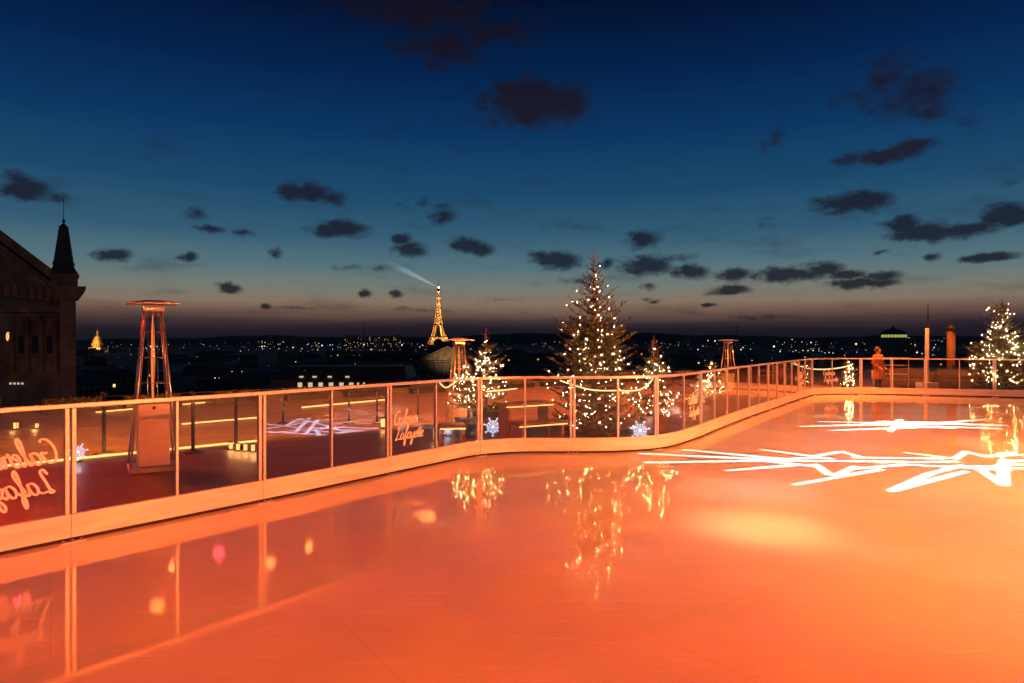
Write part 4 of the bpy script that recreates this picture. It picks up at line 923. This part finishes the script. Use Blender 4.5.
# ------------------------------------------------------------------ iron tower
Yt = 3230.0; T = P(438.5, 342, Yt); bz = -34.0
t = thing('iron_tower', 'golden lit iron lattice tower on the horizon with a beacon on top', 'tower', (T.x, T.y, bz), radians(13))
def hw(h):
    pts = [(0, 62.5), (20, 51), (40, 42), (57, 35.5), (80, 27), (100, 21.8), (115, 19), (140, 14.5), (170, 11), (200, 8.6), (240, 6.2), (276, 4.8)]
    for (h0, w0), (h1, w1) in zip(pts, pts[1:]):
        if h <= h1: return w0+(w1-w0)*(h-h0)/(h1-h0)
    return 4.8
def lw(h): return 25-(25-15)*h/57 if h < 57 else 15-(15-10)*(h-57)/58
for sx_ in (-1, 1):
    for sy_ in (-1, 1):
        b = MB(); hs = [0, 14, 28, 43, 57, 71, 86, 101, 115]
        for h0, h1 in zip(hs, hs[1:]):
            c0 = [(sx_*(hw(h0)-i*lw(h0)), sy_*(hw(h0)-j*lw(h0)), h0) for i, j in ((0, 0), (1, 0), (1, 1), (0, 1))]
            c1 = [(sx_*(hw(h1)-i*lw(h1)), sy_*(hw(h1)-j*lw(h1)), h1) for i, j in ((0, 0), (1, 0), (1, 1), (0, 1))]
            for k in range(4):
                b.beam(c0[k], c1[k], 2.2); b.beam(c0[k], c1[(k+1) % 4], 1.3); b.beam(c0[(k+1) % 4], c1[k], 1.3); b.beam(c1[k], c1[(k+1) % 4], 1.5)
        b.build('leg', M['iron'], t)
b = MB()
hs = [115, 126, 138, 151, 165, 180, 196, 213, 230, 246, 261, 276]
for h0, h1 in zip(hs, hs[1:]):
    a0, a1 = hw(h0), hw(h1); c0 = [(a0, a0, h0), (-a0, a0, h0), (-a0, -a0, h0), (a0, -a0, h0)]; c1 = [(a1, a1, h1), (-a1, a1, h1), (-a1, -a1, h1), (a1, -a1, h1)]
    for k in range(4): b.beam(c0[k], c1[k], 2.4 if h0 < 180 else 1.8); b.beam(c0[k], c1[(k+1) % 4], 1.2); b.beam(c0[(k+1) % 4], c1[k], 1.2); b.beam(c1[k], c1[(k+1) % 4], 1.3)
b.build('shaft', M['iron'], t)
for h, w_, th in ((57, 38, 5), (115, 21.5, 4.5), (276, 7.5, 4)):
    b = MB()
    for s_ in (-1, 1): b.box((s_*(w_-2), 0, h), (4, 2*w_, th)); b.box((0, s_*(w_-2), h), (2*w_-8.1, 4, th))
    b.build('platform', M['iron'], t)
for k in range(4):
    b = MB(); a = k*pi/2; pts = [(37*cos(x)*1.0, -hw(8+44*sin(x))+1, 6+46*sin(x)) for x in [pi*i/14 for i in range(15)]]
    pts = [(x*cos(a)-y*sin(a), x*sin(a)+y*cos(a), z) for x, y, z in pts]; b.tube(pts, 1.3, 5); b.build('arch', M['iron'], t)
b = MB(); b.lathe([(6, 278), (6, 284), (4, 288), (3.6, 293), (1.6, 296), (1.2, 300), (.9, 312), (.6, 330)], (0, 0, 0), 10); b.build('summit_cabin', M['iron'], t)
b = MB(); b.ball((0, -5, 291), 3.0); b.build('beacon', M['beacon'], t)
for h, W_ in ((12, 1.6e5), (40, 2.0e5), (66, 2.3e5), (95, 2.2e5), (122, 1.0e5), (150, 1.1e5), (180, .9e5), (210, .7e5), (240, .5e5), (268, .4e5)):
    point('tower_projector', (0, 0, h), W_, (1, .50, .13), 1.5, t)
for sx_ in (-1, 1):
    for h in (18, 48): point('tower_projector', (sx_*(hw(h)-lw(h)/2), -(hw(h)-lw(h)/2), h), .7e5, (1, .50, .13), 1.5, t)
# beacon beam: light scattered in air, narrow cone
def beam():
    m = bpy.data.materials.new('beacon_beam_air'); tt = nt(m); tt.nodes.clear(); N = tt.nodes.new; L = tt.links.new
    v = N('ShaderNodeVolumePrincipled'); v.inputs['Density'].default_value = 0; v.inputs['Emission Color'].default_value = (.55, .75, .85, 1)
    tcx = N('ShaderNodeTexCoord'); s_ = N('ShaderNodeSeparateXYZ'); L(tcx.outputs['Object'], s_.inputs[0])
    d = N('ShaderNodeMapRange'); d.inputs[1].default_value = 0; d.inputs[2].default_value = 330; d.inputs[3].default_value = 1; d.inputs[4].default_value = 0; L(s_.outputs[2], d.inputs[0])
    p_ = N('ShaderNodeMath'); p_.operation = 'POWER'; p_.inputs[1].default_value = 2.4; L(d.outputs[0], p_.inputs[0])
    q_ = N('ShaderNodeMath'); q_.operation = 'MULTIPLY'; q_.inputs[1].default_value = .032; L(p_.outputs[0], q_.inputs[0]); L(q_.outputs[0], v.inputs['Emission Strength'])
    o = N('ShaderNodeOutputMaterial'); L(v.outputs[0], o.inputs['Volume'])
    b = MB(); b.lathe([(2.0, 0), (24, 330)], (0, 0, 0), 16); ob = b.build('light_beam', m)
    tag(ob, 'faint blue-white searchlight beam slanting up left from the tower top', 'light beam')
    ob.location = (T.x, T.y, bz+291); d_ = Vector((-330, -60, 165)).normalized(); ob.rotation_euler = d_.to_track_quat('Z', 'Y').to_euler()
beam()

# gilded dome church far left
Yd = 2520.0; D0 = P(97.5, 352, Yd); k = Yd/F
t = thing('domed_church', 'small golden lit domed church on the horizon, right of the opera house', 'building', (D0.x, D0.y, D0.z))
b = MB(); b.box((0, 0, -18), (60, 50, 38)); b.box((0, 0, 8), (44, 38, 14)); b.build('nave', M['gold'], t)
b = MB(); b.lathe([(17, 14), (17, 17), (15, 18), (15, 30), (16.5, 31), (16, 33)], (0, 0, 0), 24); b.build('drum', M['gold'], t)
for kk in range(10):
    a = 2*pi*kk/10; b = MB(); b.tube([(17.5*cos(a), 17.5*sin(a), 15), (17.5*cos(a), 17.5*sin(a), 31)], 1.3, 6); b.build('column', M['gold'], t)
b = MB(); b.lathe([(15.5, 33), (15.4, 38), (14, 45), (11, 52), (7, 57), (4, 59)], (0, 0, 0), 24); b.build('dome', M['gold'], t)
b = MB(); b.lathe([(3.8, 59), (3.8, 62), (3, 63), (3, 70), (3.6, 71), (1.0, 80), (.4, 92)], (0, 0, 0), 12); b.build('lantern', M['gold'], t)
for x, z, W_ in ((-22, 2, .3e5), (22, 2, .3e5), (0, 12, .45e5), (-14, 36, .12e5), (10, 34, .2e5), (5, 60, .3e5)): point('church_floodlight', (x, -34 if z < 30 else -24, z), W_, (1, .48, .13), 1.0, t)

# domed hall with green-gold band, right
Yh = 520.0; Hc = P(893, 345, Yh)
t = thing('domed_hall', 'dark domed building with a glowing yellow-green window band, above the far gate', 'building', (Hc.x, Hc.y, Hc.z))
b = MB(); b.box((0, 0, -20), (26, 22, 36)); b.lathe([(9, -3), (9, 5.0)], (0, 0, 0), 24, sm=False); b.build('wall', M['facade'], t)
for kk in range(14):
    a = -pi*(kk+.5)/14; b = MB(); b.box((9.05*cos(a), 9.05*sin(a), 6.4), (1.5, .12, 2.0), a+pi/2); b.build('window', M['winy'], t)
b = MB(); b.lathe([(8.9, 5), (8.9, 7.8), (9.8, 7.9), (9.6, 8.2), (8, 9.8), (5, 11.2), (1.2, 12.2), (.9, 13.2), (.1, 14.5)], (0, 0, 0), 24); b.build('dome', M['copper'], t)
# masts and towers on the skyline
for px, y0, Y, hgt, lb in ((737, 325, 1500, 50, 'thin radio mast on the horizon right of the farthest heater'), (364, 322, 2600, 60, 'slim spire on the horizon left of the iron tower'), (463, 333, 1900, 45, 'faint mast just right of the iron tower')):
    v = P(px, y0, Y); t = thing('radio_mast', lb, 'mast', (v.x, v.y, v.z-hgt)); b = MB(); b.tube([(0, 0, -40), (0, 0, hgt)], Y*.0011, 6, r2=Y*.0004); b.build('shaft', M['dark'], t)
# high-rise clusters on the hill with lights
random.seed(77)
bt = MB()
for px0, px1, yt, n, Y in ((395, 485, 343.2, 14, 2400), (84, 112, 350, 10, 2300), (426, 452, 342.6, 5, 2300), (342, 400, 337, 16, 4200), (900, 920, 338, 5, 2500), (250, 290, 340, 8, 4600), (560, 700, 340, 14, 4300), (760, 880, 340, 14, 3900)):
    for i in range(n):
        px = random.uniform(px0, px1); top = P(px, yt+random.uniform(-2, 3), Y); bt.box((top.x, Y+random.uniform(-200, 200), (top.z+GZ)/2), (random.uniform(18, 50), 20, top.z-GZ))
tag(bt.build('distant_city', M['facade']), 'far city high-rises merging into the dark horizon', 'city', kind='stuff')
# lights of the city
bl = MB()
def lite(px, py, Y, r, mi): v = P(px, py, Y); bl.ball(v, r*Y/F, mi)
for x0, x1, y0, y1, n, big in ((200, 345, 343, 352, 40, .45), (345, 402, 338, 351, 75, .42), (255, 285, 341, 350, 16, .6), (105, 200, 342, 352, 26, .4), (500, 560, 342, 350, 16, .4), (640, 760, 343, 353, 24, .45), (760, 880, 341, 354, 36, .45), (903, 945, 338, 356, 34, .55), (960, 1024, 342, 352, 12, .4), (398, 432, 344, 348, 8, .5), (0, 1024, 343, 351, 90, .3), (0, 1024, 352, 372, 45, .28)):
    for i in range(n):
        px = random.uniform(x0, x1); py = random.uniform(y0, y1); py = max(y0, py)
        Y = min(4000, 5.5*F/max(py-342, .8)) if py > 342.8 else 3800
        r = big*random.uniform(.2, .85); lite(px, py, Y, r, random.choices((0, 1, 2, 3), (4, 4, 1, .8 if not 345 <= x0 < 346 else 4))[0])
for px, py, r in ((215, 378.5, .9), (219, 378.5, .5), (232, 372, .6), (242, 372, .6), (322, 346, 1.2), (330, 345.5, .7), (262, 347, 1.0), (293, 348, .9), (402, 345.5, 1.1), (364, 345, 1.0), (371, 350, .9), (151, 347, 1.8), (157, 347, 1.0), (132, 327, 0), (774, 347, 1.6), (741, 350, 1.0), (743, 348, .8), (780, 352, .9), (796, 351, .7), (803, 351, .8), (808, 351, .8), (813, 351, .9), (793, 352, .6), (825, 353.5, .7), (829, 353, .8), (833, 353.5, .8), (805, 357.5, .8), (856, 344.5, 1.6), (811, 343, 1.0), (792, 340, .7), (708, 341, .8), (715, 341.5, 1.1), (698, 350, .9), (705, 361, .5), (917, 353, 1.3), (922, 354, .8), (934, 348, .9), (905, 344, .7), (908, 349, .7), (915, 345, .7), (917, 338, .6), (909, 338, .5), (752, 361, .7), (30, 383, .0)):
    if r: lite(px, py, min(3500, 5.5*F/max(py-342, 1.2)) if py > 342.5 else 3700, r*.62, 0)
tag(bl.build('city_lights', [M['cw'], M['co'], M['cb'], M['cr']]), 'countless tiny window and street lights of the night city', 'city lights', kind='stuff')

# ------------------------------------------------------------------ render settings
sc.view_settings.view_transform = 'Standard'; sc.view_settings.look = 'None'; sc.view_settings.exposure = 0; sc.view_settings.gamma = 1
cy = sc.cycles; cy.use_denoising = True; cy.max_bounces = 8; cy.transparent_max_bounces = 24; cy.sample_clamp_indirect = 30; cy.sample_clamp_direct = 0; cy.caustics_reflective = True; cy.caustics_refractive = False
cy.blur_glossy = 0; cy.use_adaptive_sampling = False
print('blocks', cnt, 'doubles', [round(at(s).x/at(s).y*F+512) for s in doubles if at(s).y > .5])
